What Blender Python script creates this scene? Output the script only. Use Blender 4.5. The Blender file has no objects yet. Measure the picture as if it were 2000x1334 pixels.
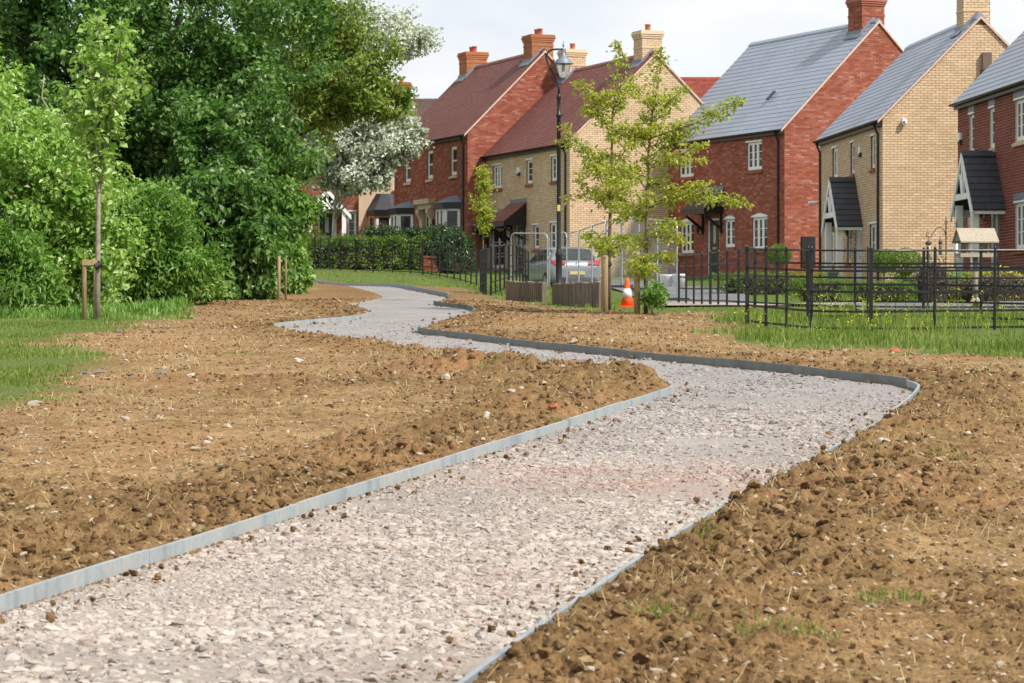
import bpy, math, random
import numpy as np
from mathutils import Vector, Matrix

random.seed(7)
RNG = np.random.default_rng(11)
SC = bpy.context.scene
COL = SC.collection
R = math.radians

# ------------------------------------------------------------------ camera, sky, sun, exposure
EYE = 1.55
cam_d = bpy.data.cameras.new('camera')
cam = bpy.data.objects.new('camera', cam_d); COL.objects.link(cam)
cam.location = (0, 0, EYE); cam.rotation_euler = (R(90), 0, 0)
cam_d.sensor_width = 36; cam_d.lens = 97.2; cam_d.shift_y = -0.0135
cam_d.clip_start = 0.1; cam_d.clip_end = 6000
cam_d.dof.use_dof = True; cam_d.dof.focus_distance = 27; cam_d.dof.aperture_fstop = 11
SC.camera = cam

SUN_AZ = R(128)      # compass-like: 0 = +Y, clockwise; right of and a little behind the camera
SUN_EL = R(47)
to_sun = Vector((math.sin(SUN_AZ) * math.cos(SUN_EL), math.cos(SUN_AZ) * math.cos(SUN_EL), math.sin(SUN_EL)))
sun_d = bpy.data.lights.new('sun', 'SUN'); sun_d.energy = 4.3; sun_d.angle = R(4.0); sun_d.color = (1.0, .95, .87)
sun = bpy.data.objects.new('sun', sun_d); COL.objects.link(sun)
sun.rotation_euler = (-to_sun).to_track_quat('-Z', 'Y').to_euler(); sun.location = (20, -20, 40)

W = bpy.data.worlds.new('World'); SC.world = W; W.use_nodes = True
nt = W.node_tree; nt.nodes.clear()
def wn(t, **k):
    n = nt.nodes.new(t)
    for a, b in k.items(): setattr(n, a, b)
    return n
sky = wn('ShaderNodeTexSky', sky_type='NISHITA', sun_disc=False, sun_elevation=SUN_EL, sun_rotation=SUN_AZ)
bg1 = wn('ShaderNodeBackground'); bg1.inputs[1].default_value = .13
bg2 = wn('ShaderNodeBackground'); bg2.inputs[0].default_value = (.93, .955, 1, 1); bg2.inputs[1].default_value = .82
tc = wn('ShaderNodeTexCoord'); mp = wn('ShaderNodeMapping'); mp.inputs['Scale'].default_value = (2.2, 2.2, 5.5); mp.inputs['Location'].default_value = (.35, .2, .62)
nz = wn('ShaderNodeTexNoise'); nz.inputs['Scale'].default_value = 1.6; nz.inputs['Detail'].default_value = 7; nz.inputs['Roughness'].default_value = .55
rp = wn('ShaderNodeValToRGB'); rp.color_ramp.elements[0].position = .30; rp.color_ramp.elements[1].position = .56
rp.color_ramp.elements[0].color = (.45, .45, .45, 1)
nz2 = wn('ShaderNodeTexNoise'); nz2.inputs['Scale'].default_value = 3.1; nz2.inputs['Detail'].default_value = 6
rp2 = wn('ShaderNodeValToRGB'); rp2.color_ramp.elements[0].position = .36; rp2.color_ramp.elements[1].position = .6; rp2.color_ramp.elements[0].color = (.80, .85, .92, 1); rp2.color_ramp.elements[1].color = (1, 1, 1, 1)
nt.links.new(mp.outputs[0], nz2.inputs['Vector']); nt.links.new(nz2.outputs['Fac'], rp2.inputs[0]); nt.links.new(rp2.outputs[0], bg2.inputs[0])
mx = wn('ShaderNodeMixShader'); out = wn('ShaderNodeOutputWorld')
for a, b in ((tc.outputs['Generated'], mp.inputs[0]), (mp.outputs[0], nz.inputs['Vector']), (nz.outputs['Fac'], rp.inputs[0]), (rp.outputs[0], mx.inputs[0]),
             (sky.outputs[0], bg1.inputs[0]), (bg1.outputs[0], mx.inputs[1]), (bg2.outputs[0], mx.inputs[2]), (mx.outputs[0], out.inputs[0])):
    nt.links.new(a, b)
vs = SC.view_settings
vs.view_transform = 'Standard'; vs.look = 'None'; vs.exposure = 0.32; vs.gamma = 1.0; vs.use_curve_mapping = False
SC.cycles.use_denoising = True
SC.cycles.max_bounces = 6; SC.cycles.diffuse_bounces = 3; SC.cycles.transparent_max_bounces = 12
SC.cycles.caustics_reflective = False; SC.cycles.caustics_refractive = False

# ------------------------------------------------------------------ materials
MATS = {}
class NT:
    def __init__(s, name):
        s.m = bpy.data.materials.new(name); s.m.use_nodes = True; s.t = s.m.node_tree; s.t.nodes.clear()
        s.out = s.n('ShaderNodeOutputMaterial'); MATS[name] = s.m
    def n(s, t, **k):
        n = s.t.nodes.new(t)
        for a, b in k.items(): setattr(n, a, b)
        return n
    def l(s, a, b): s.t.links.new(a, b)
    def noise(s, scale, detail=4, rough=.6, vec=None, dist=0):
        n = s.n('ShaderNodeTexNoise'); n.inputs['Scale'].default_value = scale; n.inputs['Detail'].default_value = detail
        n.inputs['Roughness'].default_value = rough; n.inputs['Distortion'].default_value = dist
        if vec is None:
            c = s.n('ShaderNodeTexCoord'); vec = c.outputs['Object']
        s.l(vec, n.inputs['Vector']); return n.outputs['Fac']
    def ramp(s, fac, stops, interp='LINEAR'):
        r = s.n('ShaderNodeValToRGB'); r.color_ramp.interpolation = interp
        e = r.color_ramp.elements
        while len(e) < len(stops): e.new(.5)
        for i, (p, c) in enumerate(stops):
            e[i].position = p; e[i].color = (*c, 1) if len(c) == 3 else c
        s.l(fac, r.inputs[0]); return r.outputs[0]
    def mix(s, fac, a, b, mode='MIX'):
        m = s.n('ShaderNodeMix', data_type='RGBA', blend_type=mode)
        for sock, v in ((m.inputs[0], fac), (m.inputs[6], a), (m.inputs[7], b)):
            if isinstance(v, (int, float)): sock.default_value = v
            elif isinstance(v, tuple): sock.default_value = (*v, 1)
            else: s.l(v, sock)
        return m.outputs[2]
    def math(s, op, a, b=0.0, clamp=False):
        m = s.n('ShaderNodeMath', operation=op, use_clamp=clamp)
        for sock, v in ((m.inputs[0], a), (m.inputs[1], b)):
            if isinstance(v, (int, float)): sock.default_value = v
            else: s.l(v, sock)
        return m.outputs[0]
    def bsdf(s, col, rough=.8, spec=.3, metal=0, bump=None, bstr=.3, bdist=.01):
        p = s.n('ShaderNodeBsdfPrincipled')
        if isinstance(col, tuple): p.inputs['Base Color'].default_value = (*col, 1)
        else: s.l(col, p.inputs['Base Color'])
        if isinstance(rough, (int, float)): p.inputs['Roughness'].default_value = rough
        else: s.l(rough, p.inputs['Roughness'])
        p.inputs['Specular IOR Level'].default_value = spec; p.inputs['Metallic'].default_value = metal
        if bump is not None:
            b = s.n('ShaderNodeBump'); b.inputs['Strength'].default_value = bstr; b.inputs['Distance'].default_value = bdist
            s.l(bump, b.inputs['Height']); s.l(b.outputs[0], p.inputs['Normal'])
        return p
    def done(s, sh): s.l(sh.outputs[0], s.out.inputs[0]); return s.m

def simple(name, col, rough=.6, spec=.3, metal=0, var=.15, scale=6, bstr=0.0):
    k = NT(name); f = k.noise(scale, 5)
    lo = tuple(c * (1 - var) for c in col); hi = tuple(min(1, c * (1 + var)) for c in col)
    c = k.ramp(f, [(.3, lo), (.7, hi)])
    return k.done(k.bsdf(c, rough, spec, metal, f if bstr else None, bstr, .01))

def island(name, cols, rough=.85, spec=.2, noise_scale=20, nvar=.25, by_object=False, bstr=.3, bdist=.004):
    """colour picked per loose piece (or per object), with fine mottling on top"""
    k = NT(name)
    if by_object: f = k.n('ShaderNodeObjectInfo').outputs['Random']
    else: f = k.n('ShaderNodeNewGeometry').outputs['Random Per Island']
    n = len(cols); c = k.ramp(f, [(i / max(1, n - 1), cc) for i, cc in enumerate(cols)])
    nf = k.noise(noise_scale, 3, .6, k.n('ShaderNodeNewGeometry').outputs['Position'])
    c = k.mix(nvar, c, k.ramp(nf, [(.3, (.25, .25, .25)), (.7, (1, 1, 1))]), 'MULTIPLY')
    wf = k.noise(.55, 4, .65, k.n('ShaderNodeNewGeometry').outputs['Position'])
    c = k.mix(.30, c, k.ramp(wf, [(.32, (.55, .53, .50)), (.6, (1, 1, 1)), (.75, (1.12, 1.1, 1.08))]), 'MULTIPLY')
    return k.done(k.bsdf(c, rough, spec, 0, nf, bstr, bdist))

def leafmat(name, cols, trans=.38, rough=.40, spec=.40, big=.9):
    k = NT(name)
    f = k.n('ShaderNodeNewGeometry').outputs['Random Per Island']
    nf = k.noise(big, 2)
    ff = k.math('ADD', k.math('MULTIPLY', f, .7), k.math('MULTIPLY', k.math('SUBTRACT', nf, .35), 1.0), True)
    n = len(cols); c = k.ramp(ff, [(i / (n - 1), cc) for i, cc in enumerate(cols)])
    p = k.bsdf(c, rough, spec)
    t = k.n('ShaderNodeBsdfTranslucent'); k.l(k.mix(1.0, c, (1.3, 1.35, .7), 'MULTIPLY'), t.inputs[0])
    m = k.n('ShaderNodeMixShader'); m.inputs[0].default_value = trans
    k.l(p.outputs[0], m.inputs[1]); k.l(t.outputs[0], m.inputs[2])
    return k.done(m)

def soil_mat():
    k = NT('soil')
    at = k.n('ShaderNodeAttribute', attribute_name='grass'); rough_a = k.n('ShaderNodeAttribute', attribute_name='churn')
    n1 = k.noise(1.1, 6, .6); n2 = k.noise(9, 6, .7); n3 = k.noise(55, 5, .75); n4 = k.noise(.35, 4, .6)
    base = k.ramp(n2, [(.28, (.112, .066, .028)), (.5, (.262, .162, .071)), (.72, (.41, .27, .13))])
    dry = k.ramp(n2, [(.28, (.235, .150, .070)), (.5, (.39, .263, .130)), (.75, (.56, .41, .23))])
    d = k.math('ADD', k.math('MULTIPLY', k.math('SUBTRACT', n1, .40), 3.0), k.math('MULTIPLY', rough_a.outputs['Fac'], -1.0), True)
    c = k.mix(d, base, dry)
    c = k.mix(k.math('MULTIPLY', rough_a.outputs['Fac'], .28), c, (.15, .09, .045))
    c = k.mix(.75, c, k.ramp(n3, [(.34, (.26, .24, .22)), (.52, (.92, .92, .92)), (.72, (1.45, 1.42, 1.36))]), 'MULTIPLY')
    red = k.ramp(n4, [(.5, (0, 0, 0)), (.68, (1, 1, 1))])
    c = k.mix(k.math('MULTIPLY', red, .22), c, (.46, .22, .11))
    vor = k.n('ShaderNodeTexVoronoi', feature='F1'); vor.inputs['Scale'].default_value = 17; vor.inputs['Randomness'].default_value = 1
    tcn = k.n('ShaderNodeTexCoord'); k.l(tcn.outputs['Object'], vor.inputs['Vector'])
    peb = k.ramp(vor.outputs['Distance'], [(.16, (1, 1, 1)), (.24, (0, 0, 0))])
    sepc = k.n('ShaderNodeSeparateColor'); k.l(vor.outputs['Color'], sepc.inputs[0])
    peb = k.math('MULTIPLY', peb, k.math('GREATER_THAN', sepc.outputs[0], .72))
    c = k.mix(k.math('MULTIPLY', peb, .8), c, (.56, .43, .28))
    g = k.ramp(n3, [(.3, (.055, .08, .02)), (.6, (.13, .175, .045)), (.8, (.25, .25, .10))])
    gm = k.math('ADD', k.math('ADD', at.outputs['Fac'], k.math('MULTIPLY', k.math('SUBTRACT', n2, .5), .9)), k.math('MULTIPLY', k.math('SUBTRACT', n1, .5), 1.3))
    gm = k.ramp(gm, [(.36, (0, 0, 0)), (.64, (1, 1, 1))])
    c = k.mix(gm, c, g)
    hgt = k.math('ADD', k.math('MULTIPLY', n2, .6), k.math('MULTIPLY', n3, .4))
    return k.done(k.bsdf(c, .95, .1, 0, hgt, .9, .035))
soil_mat()

def gravel_mat():
    k = NT('gravel_bed')
    c0 = k.n('ShaderNodeTexCoord').outputs['Object']
    n1 = k.noise(.5, 4, .6); n2 = k.noise(28, 6, .75); n3 = k.noise(110, 4, .7)
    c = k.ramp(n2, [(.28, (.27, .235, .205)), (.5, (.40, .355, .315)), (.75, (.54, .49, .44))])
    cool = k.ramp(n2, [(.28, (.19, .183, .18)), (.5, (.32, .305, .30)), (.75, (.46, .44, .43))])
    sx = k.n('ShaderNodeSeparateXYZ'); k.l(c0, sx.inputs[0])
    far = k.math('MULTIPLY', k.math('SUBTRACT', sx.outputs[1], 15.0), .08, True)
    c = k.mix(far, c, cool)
    rd = k.ramp(n1, [(.52, (0, 0, 0)), (.66, (1, 1, 1))])
    c = k.mix(k.math('MULTIPLY', rd, .10), c, (.46, .27, .20))
    c = k.mix(.45, c, k.ramp(k.noise(.9, 5, .65), [(.34, (.72, .70, .68)), (.62, (1.12, 1.10, 1.06))]), 'MULTIPLY')
    vd = k.n('ShaderNodeVectorMath', operation='DISTANCE'); mpp = k.n('ShaderNodeMapping'); mpp.inputs['Scale'].default_value = (.55, .75, 0); k.l(k.n('ShaderNodeTexCoord').outputs['Object'], mpp.inputs[0])
    k.l(mpp.outputs[0], vd.inputs[0]); vd.inputs[1].default_value = (.50, 12.9, 0)
    st_f = k.math('MULTIPLY', k.math('SUBTRACT', 1.25, vd.outputs['Value'], True), k.ramp(k.noise(1.6, 4, .7), [(.38, (0, 0, 0)), (.62, (1, 1, 1))]))
    c = k.mix(k.math('MULTIPLY', st_f, .55), c, (.40, .235, .18))
    c = k.mix(.5, c, k.ramp(n3, [(.3, (.45, .43, .42)), (.6, (1, 1, 1))]), 'MULTIPLY')
    return k.done(k.bsdf(c, .9, .15, 0, n2, .8, .02))
gravel_mat()

def stone_mat(name):
    k = NT(name)
    f = k.n('ShaderNodeNewGeometry').outputs['Random Per Island']
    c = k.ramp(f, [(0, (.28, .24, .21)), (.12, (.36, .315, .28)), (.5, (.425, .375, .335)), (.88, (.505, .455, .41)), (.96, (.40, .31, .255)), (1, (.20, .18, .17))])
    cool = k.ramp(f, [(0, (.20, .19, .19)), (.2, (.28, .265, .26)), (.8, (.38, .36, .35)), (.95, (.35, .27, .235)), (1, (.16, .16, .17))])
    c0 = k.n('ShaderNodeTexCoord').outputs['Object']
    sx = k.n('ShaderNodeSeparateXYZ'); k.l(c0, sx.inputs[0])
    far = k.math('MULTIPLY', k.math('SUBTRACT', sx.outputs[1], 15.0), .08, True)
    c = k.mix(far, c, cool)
    n1 = k.noise(.5, 4, .6)
    c = k.mix(k.math('MULTIPLY', k.ramp(n1, [(.52, (0, 0, 0)), (.66, (1, 1, 1))]), .10), c, (.45, .29, .23))
    c = k.mix(.45, c, k.ramp(k.noise(.9, 5, .65), [(.34, (.72, .70, .68)), (.62, (1.12, 1.10, 1.06))]), 'MULTIPLY')
    vd = k.n('ShaderNodeVectorMath', operation='DISTANCE'); mpp = k.n('ShaderNodeMapping'); mpp.inputs['Scale'].default_value = (.55, .75, 0); k.l(k.n('ShaderNodeTexCoord').outputs['Object'], mpp.inputs[0])
    k.l(mpp.outputs[0], vd.inputs[0]); vd.inputs[1].default_value = (.50, 12.9, 0)
    st_f = k.math('MULTIPLY', k.math('SUBTRACT', 1.25, vd.outputs['Value'], True), k.ramp(k.noise(1.6, 4, .7), [(.38, (0, 0, 0)), (.62, (1, 1, 1))]))
    c = k.mix(k.math('MULTIPLY', st_f, .55), c, (.40, .235, .18))
    nf = k.noise(60, 4)
    c = k.mix(.4, c, k.ramp(nf, [(.3, (.5, .48, .45)), (.6, (1, 1, 1))]), 'MULTIPLY')
    return k.done(k.bsdf(c, .85, .2, 0, nf, .4, .004))
stone_mat('gravel_stone')

def tarmac(name, col):
    k = NT(name); n1 = k.noise(.8, 4); n2 = k.noise(40, 4)
    c = k.ramp(n1, [(.3, tuple(x * .8 for x in col)), (.7, tuple(x * 1.2 for x in col))])
    c = k.mix(.4, c, k.ramp(n2, [(.3, (.5, .5, .5)), (.7, (1, 1, 1))]), 'MULTIPLY')
    return k.done(k.bsdf(c, .9, .2, 0, n2, .3, .005))
tarmac('tarmac', (.17, .17, .18)); tarmac('block_paving', (.36, .30, .27)); tarmac('concrete', (.42, .41, .38))

def steel():
    k = NT('galvanised_steel')
    c0 = k.n('ShaderNodeTexCoord').outputs['Object']
    m = k.n('ShaderNodeMapping'); m.inputs['Scale'].default_value = (1.2, 1.2, .2); k.l(c0, m.inputs[0])
    n1 = k.noise(3.5, 5, .65, m.outputs[0]); n2 = k.noise(25, 4)
    c = k.ramp(n1, [(.3, (.24, .28, .30)), (.46, (.36, .41, .43)), (.6, (.42, .44, .43)), (.72, (.42, .37, .27))])
    c = k.mix(.3, c, k.ramp(n2, [(.3, (.55, .5, .45)), (.6, (1, 1, 1))]), 'MULTIPLY')
    return k.done(k.bsdf(c, .5, .4, .25))
steel()

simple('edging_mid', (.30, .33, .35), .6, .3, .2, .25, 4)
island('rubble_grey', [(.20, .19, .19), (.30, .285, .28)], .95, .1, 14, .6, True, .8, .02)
simple('edging_shade_grey', (.17, .18, .165), .7, .3, 0, .2, 5)  # darker copy of the edging steel, shade of the far boards painted into the colour
BR = {
 'red':   [(.27, .070, .042), (.34, .10, .060), (.40, .14, .092), (.29, .080, .05), (.47, .22, .165)],
 'dark':  [(.18, .045, .034), (.24, .066, .046), (.27, .08, .055), (.21, .055, .040), (.30, .092, .066)],
 'tan':   [(.62, .44, .275), (.69, .50, .32), (.74, .55, .365), (.66, .465, .29), (.78, .60, .42)],
 'orange':[(.36, .13, .06), (.45, .18, .085), (.5, .22, .11), (.40, .14, .065)]}
MO = {'red': (.30, .15, .11), 'dark': (.56, .40, .33), 'tan': (.17, .105, .055), 'orange': (.42, .25, .16)}
for q in BR:
    island('brick_' + q, BR[q], .9, .25, 45, .14, False, .2, .002)
    island('brickone_' + q, BR[q], .9, .25, 45, .14, True, .2, .002)
    simple('mortar_' + q, MO[q], .95, .1, 0, .15, 3)
SL = [(.26, .30, .37), (.28, .32, .39), (.27, .31, .38), (.29, .335, .40)]
island('slate', SL, .38, .6, 6, .15); island('slateone', SL, .38, .6, 6, .15, True)
island('porch_slate', [(.045, .05, .06), (.06, .065, .075)], .5, .5, 6, .25, True)
island('tile_red', [(.185, .07, .06), (.22, .085, .07), (.20, .075, .064), (.25, .10, .08)], .75, .3, 8, .2)
island('tile_bright', [(.26, .055, .042), (.32, .08, .055), (.22, .048, .04)], .8, .25, 8, .3)
island('tile_brown', [(.11, .075, .066), (.14, .09, .08)], .8, .25, 8, .3)
simple('white_paint', (.84, .84, .82), .45, .4, 0, .06, 4); simple('cream_render', (.68, .57, .41), .9, .1, 0, .1, 2)
simple('stone_trim', (.58, .47, .33), .85, .2, 0, .12, 4); simple('verge_mortar', (.62, .45, .37), .85, .2, 0, .12, 5)
simple('lead', (.19, .22, .26), .5, .5, .3, .15, 5); simple('black_paint', (.012, .012, .015), .4, .5, 0, .1, 4)
simple('black_iron', (.008, .0085, .010), .42, .45, 0, .3, 9); simple('terracotta', (.42, .13, .07), .8, .2, 0, .15, 6)
simple('sill_brick', (.33, .10, .055), .85, .2, 0, .2, 8); simple('dark_door', (.018, .028, .032), .35, .5, 0, .1, 3)
simple('grey_door', (.055, .065, .08), .35, .5, 0, .1, 3); simple('blue_door', (.02, .045, .06), .35, .5, 0, .1, 3)
simple('pale_door', (.55, .58, .62), .4, .4, 0, .05, 3); simple('brown_vent', (.16, .11, .085), .6, .3, 0, .1, 5)
k = NT('window_glass'); nf = k.noise(1.3, 2)
k.done(k.bsdf(k.ramp(nf, [(.35, (.012, .015, .016)), (.65, (.05, .055, .055))]), .06, .5))
k = NT('lamp_glass'); g = k.n('ShaderNodeBsdfGlass'); g.inputs['Roughness'].default_value = .05; g.inputs['IOR'].default_value = 1.2
tr = k.n('ShaderNodeBsdfTransparent'); m_ = k.n('ShaderNodeMixShader'); m_.inputs[0].default_value = .65
k.l(g.outputs[0], m_.inputs[1]); k.l(tr.outputs[0], m_.inputs[2]); k.done(m_)
def wood(name, lo, hi, sc=(14, 14, 1.2)):
    k = NT(name); c0 = k.n('ShaderNodeTexCoord').outputs['Object']; m = k.n('ShaderNodeMapping'); m.inputs['Scale'].default_value = sc
    oi = k.n('ShaderNodeObjectInfo').outputs['Random']
    k.l(c0, m.inputs[0]); n1 = k.noise(2.5, 6, .65, m.outputs[0])
    c = k.ramp(n1, [(.3, lo), (.7, hi)])
    c = k.mix(.55, c, k.ramp(oi, [(0, (.5, .48, .46)), (1, (1.1, 1.08, 1.05))]), 'MULTIPLY')
    k.done(k.bsdf(c, .9, .15, 0, n1, .5, .01))
wood('weathered_wood', (.12, .09, .07), (.33, .27, .22)); wood('stake_wood', (.28, .19, .10), (.50, .38, .23)); wood('table_wood', (.30, .26, .20), (.46, .41, .33))
simple('bark', (.16, .125, .095), .95, .1, 0, .35, 12, .5); simple('pale_bark', (.30, .26, .20), .9, .1, 0, .35, 10, .4); simple('white_bark', (.55, .52, .46), .8, .2, 0, .25, 8); simple('dark_bark', (.05, .04, .032), .95, .1, 0, .3, 10, .4)
leafmat('leaf_dark', [(.028, .078, .016), (.060, .145, .026), (.125, .25, .05), (.33, .44, .19)])  # palest stop is a painted leaf highlight
leafmat('leaf_mid', [(.055, .145, .020), (.115, .25, .035), (.22, .38, .08), (.45, .55, .25)])  # last stop again puts whitish highlights into the leaf colour
leafmat('leaf_light', [(.10, .21, .028), (.20, .36, .055), (.36, .52, .14), (.62, .70, .42)])  # near-white end of the ramp paints sun sparkle onto some leaves
leafmat('leaf_oak', [(.075, .135, .020), (.14, .225, .034), (.25, .33, .06), (.44, .47, .17)])
leafmat('leaf_silver', [(.16, .21, .13), (.40, .45, .36), (.62, .65, .57), (.78, .80, .73)], .2, .7, .2)
leafmat('leaf_hornbeam', [(.16, .235, .028), (.30, .365, .048), (.45, .47, .085), (.62, .56, .18)], .45)
leafmat('leaf_hedge', [(.05, .12, .016), (.10, .19, .028), (.18, .28, .045), (.28, .36, .08)])
leafmat('leaf_laurel', [(.018, .05, .016), (.032, .08, .022), (.06, .115, .035), (.18, .21, .12)], .15, .3, .5)
leafmat('leaf_yellow', [(.35, .38, .02), (.5, .5, .03), (.6, .58, .05)], .3)
leafmat('leaf_purple', [(.07, .05, .045), (.12, .09, .07), (.19, .15, .11), (.10, .11, .05)], .2)
leafmat('grass_blade', [(.075, .135, .022), (.13, .20, .035), (.21, .28, .06), (.36, .37, .15)], .35, .6, .2, .6)
leafmat('straw', [(.26, .19, .09), (.42, .33, .17), (.55, .45, .26), (.30, .24, .12)], .15, .8, .1)
leafmat('yellow_flower', [(.55, .5, .02), (.7, .62, .04)], .2)
island('clod', [(.10, .058, .026), (.19, .114, .051), (.265, .168, .08), (.15, .089, .039), (.37, .255, .135)], .95, .08, 45, .55, False, .8, .01)
island('rock', [(.42, .35, .26), (.55, .49, .40), (.62, .57, .49)], .9, .15, 18, .4, True, .5, .01)
island('buff_pebble', [(.34, .25, .15), (.44, .35, .24), (.52, .45, .35), (.30, .22, .14)], .9, .15, 40, .3)
simple('red_brick_bit', (.40, .145, .07), .9, .1, 0, .25, 20, .4)
simple('car_paint', (.30, .315, .335), .25, .6, .45, .05, 2); simple('tail_light', (.35, .012, .02), .2, .6, 0, .1, 3); simple('number_plate', (.62, .50, .18), .4, .4, 0, .05, 3)
simple('tyre', (.015, .015, .016), .9, .2); simple('alloy', (.4, .41, .42), .35, .5, .8); simple('bright_steel', (.48, .52, .55), .4, .5, .6, .1, 5)
simple('cone_orange', (.75, .10, .02), .5, .4, 0, .08, 5); simple('reflective_white', (.75, .75, .75), .4, .4); simple('seed', (.45, .34, .2), .9, .1, 0, .4, 40)
simple('green_plastic', (.03, .10, .05), .4, .4); simple('clear_plastic', (.42, .42, .36), .3, .5, 0, .2, 14); simple('dark_plastic', (.035, .038, .045), .5, .4)

# ------------------------------------------------------------------ mesh helpers
def link(o, parent=None):
    COL.objects.link(o)
    if parent is not None: o.parent = parent
    return o
def tag(o, label=None, cat=None, group=None, kind=None):
    for k_, v in (('label', label), ('category', cat), ('group', group), ('kind', kind)):
        if v: o[k_] = v
    return o
def empty(name, loc=(0, 0, 0), rz=0):
    o = bpy.data.objects.new(name, None); o.empty_display_size = .2
    o.location = loc; o.rotation_euler = (0, 0, rz); return link(o)
def mesh_np(name, V, Fs, mat, parent=None, smooth=False):
    """V (n,3) array, Fs (m,k) int array of equal-sized faces"""
    V = np.asarray(V, np.float32); Fs = np.asarray(Fs, np.int32)
    me = bpy.data.meshes.new(name); k_ = Fs.shape[1]
    me.vertices.add(len(V)); me.vertices.foreach_set('co', V.ravel())
    me.loops.add(Fs.size); me.loops.foreach_set('vertex_index', Fs.ravel())
    me.polygons.add(len(Fs)); me.polygons.foreach_set('loop_start', np.arange(0, Fs.size, k_, dtype=np.int32))
    me.polygons.foreach_set('loop_total', np.full(len(Fs), k_, np.int32))
    me.polygons.foreach_set('use_smooth', np.full(len(Fs), bool(smooth)))
    me.update(calc_edges=True); me.validate()
    if mat: me.materials.append(MATS[mat])
    return link(bpy.data.objects.new(name, me), parent)
class MB:
    def __init__(s): s.v = []; s.f = []
    def add(s, vs, fs):
        b = len(s.v); s.v += [tuple(v) for v in vs]; s.f += [tuple(i + b for i in f) for f in fs]; return s
    def box(s, x0, y0, z0, x1, y1, z1):
        return s.add([(x0, y0, z0), (x1, y0, z0), (x1, y1, z0), (x0, y1, z0), (x0, y0, z1), (x1, y0, z1), (x1, y1, z1), (x0, y1, z1)],
                     [(0, 3, 2, 1), (4, 5, 6, 7), (0, 1, 5, 4), (1, 2, 6, 5), (2, 3, 7, 6), (3, 0, 4, 7)])
    def hexa(s, p): return s.add(p, [(0, 3, 2, 1), (4, 5, 6, 7), (0, 1, 5, 4), (1, 2, 6, 5), (2, 3, 7, 6), (3, 0, 4, 7)])
    def poly(s, *p): return s.add(p, [tuple(range(len(p)))])
    def prism(s, pts, d):
        """planar polygon pts extruded by vector d"""
        n = len(pts); q = [tuple(a + b for a, b in zip(p, d)) for p in pts]
        return s.add(list(pts) + q, [tuple(range(n))[::-1], tuple(range(n, 2 * n))] + [(i, (i + 1) % n, n + (i + 1) % n, n + i) for i in range(n)])
    def tube(s, path, r, n=8, cap=True):
        P = [Vector(p) for p in path]; rs = r if isinstance(r, (list, tuple)) else [r] * len(P)
        up = Vector((0, 0, 1)); rings = []; a = None
        for i, p in enumerate(P):
            t = (P[min(i + 1, len(P) - 1)] - P[max(i - 1, 0)]).normalized()
            if a is None:
                a = t.cross(up if abs(t.z) < .95 else Vector((1, 0, 0))).normalized()
            else:
                a = (a - t * a.dot(t)).normalized()
            b = t.cross(a)
            rings.append([p + (a * math.cos(2 * math.pi * j / n) + b * math.sin(2 * math.pi * j / n)) * rs[i] for j in range(n)])
        vs_ = [v for rg in rings for v in rg]; fs = []
        for i in range(len(P) - 1):
            for j in range(n):
                fs.append((i * n + j, i * n + (j + 1) % n, (i + 1) * n + (j + 1) % n, (i + 1) * n + j))
        if cap: fs += [tuple(range(n))[::-1], tuple(range((len(P) - 1) * n, len(P) * n))]
        return s.add(vs_, fs)
    def lathe(s, prof, n=16, c=(0, 0, 0)):
        vs_ = [(c[0] + r * math.cos(2 * math.pi * j / n), c[1] + r * math.sin(2 * math.pi * j / n), c[2] + z) for r, z in prof for j in range(n)]
        fs = [(i * n + j, i * n + (j + 1) % n, (i + 1) * n + (j + 1) % n, (i + 1) * n + j) for i in range(len(prof) - 1) for j in range(n)]
        fs += [tuple(range(n))[::-1], tuple(range((len(prof) - 1) * n, len(prof) * n))]
        return s.add(vs_, fs)
    def build(s, name, mat, parent=None, smooth=False, kind=None):
        me = bpy.data.meshes.new(name); me.from_pydata([tuple(v) for v in s.v], [], s.f); me.update()
        me.materials.append(MATS[mat])
        if smooth: me.polygons.foreach_set('use_smooth', [True] * len(me.polygons))
        o = link(bpy.data.objects.new(name, me), parent)
        if kind: o['kind'] = kind
        return o

# ------------------------------------------------------------------ noise and terrain
def _h(ix, iy, seed):
    n = (ix.astype(np.int64) * 374761393 + iy.astype(np.int64) * 668265263 + seed * 1274126177) & 0x7fffffff
    n = ((n ^ (n >> 13)) * 1274126177) & 0x7fffffff
    return ((n ^ (n >> 16)) & 0xffff) / 65535.0
def vnoise(x, y, seed=0):
    ix = np.floor(x); iy = np.floor(y); fx = x - ix; fy = y - iy
    u = fx * fx * (3 - 2 * fx); v = fy * fy * (3 - 2 * fy)
    a = _h(ix, iy, seed); b = _h(ix + 1, iy, seed); c = _h(ix, iy + 1, seed); d = _h(ix + 1, iy + 1, seed)
    return (a * (1 - u) + b * u) * (1 - v) + (c * (1 - u) + d * u) * v - .5
def fbm(x, y, sc, oc=4, seed=0, g=.5):
    t = 0; a = 1
    for i in range(oc):
        t = t + a * vnoise(x * sc + 17.3 * i, y * sc - 9.1 * i, seed + i); a *= g; sc *= 2.03
    return t
def base_z(x, y):
    x = np.asarray(x, float); y = np.asarray(y, float)
    z = .036 * np.clip(y, -60, 125) + .012 * np.clip(y - 125, 0, 400)
    z = z - .62 * np.exp(-.5 * (((x - 1.5) / 6) ** 2 + ((y - 92) / 8) ** 2)) - .25 * np.exp(-.5 * (((x - 4.5) / 3) ** 2 + ((y - 66) / 6) ** 2))
    return z
def bz(x, y): return float(base_z(x, y))

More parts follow.
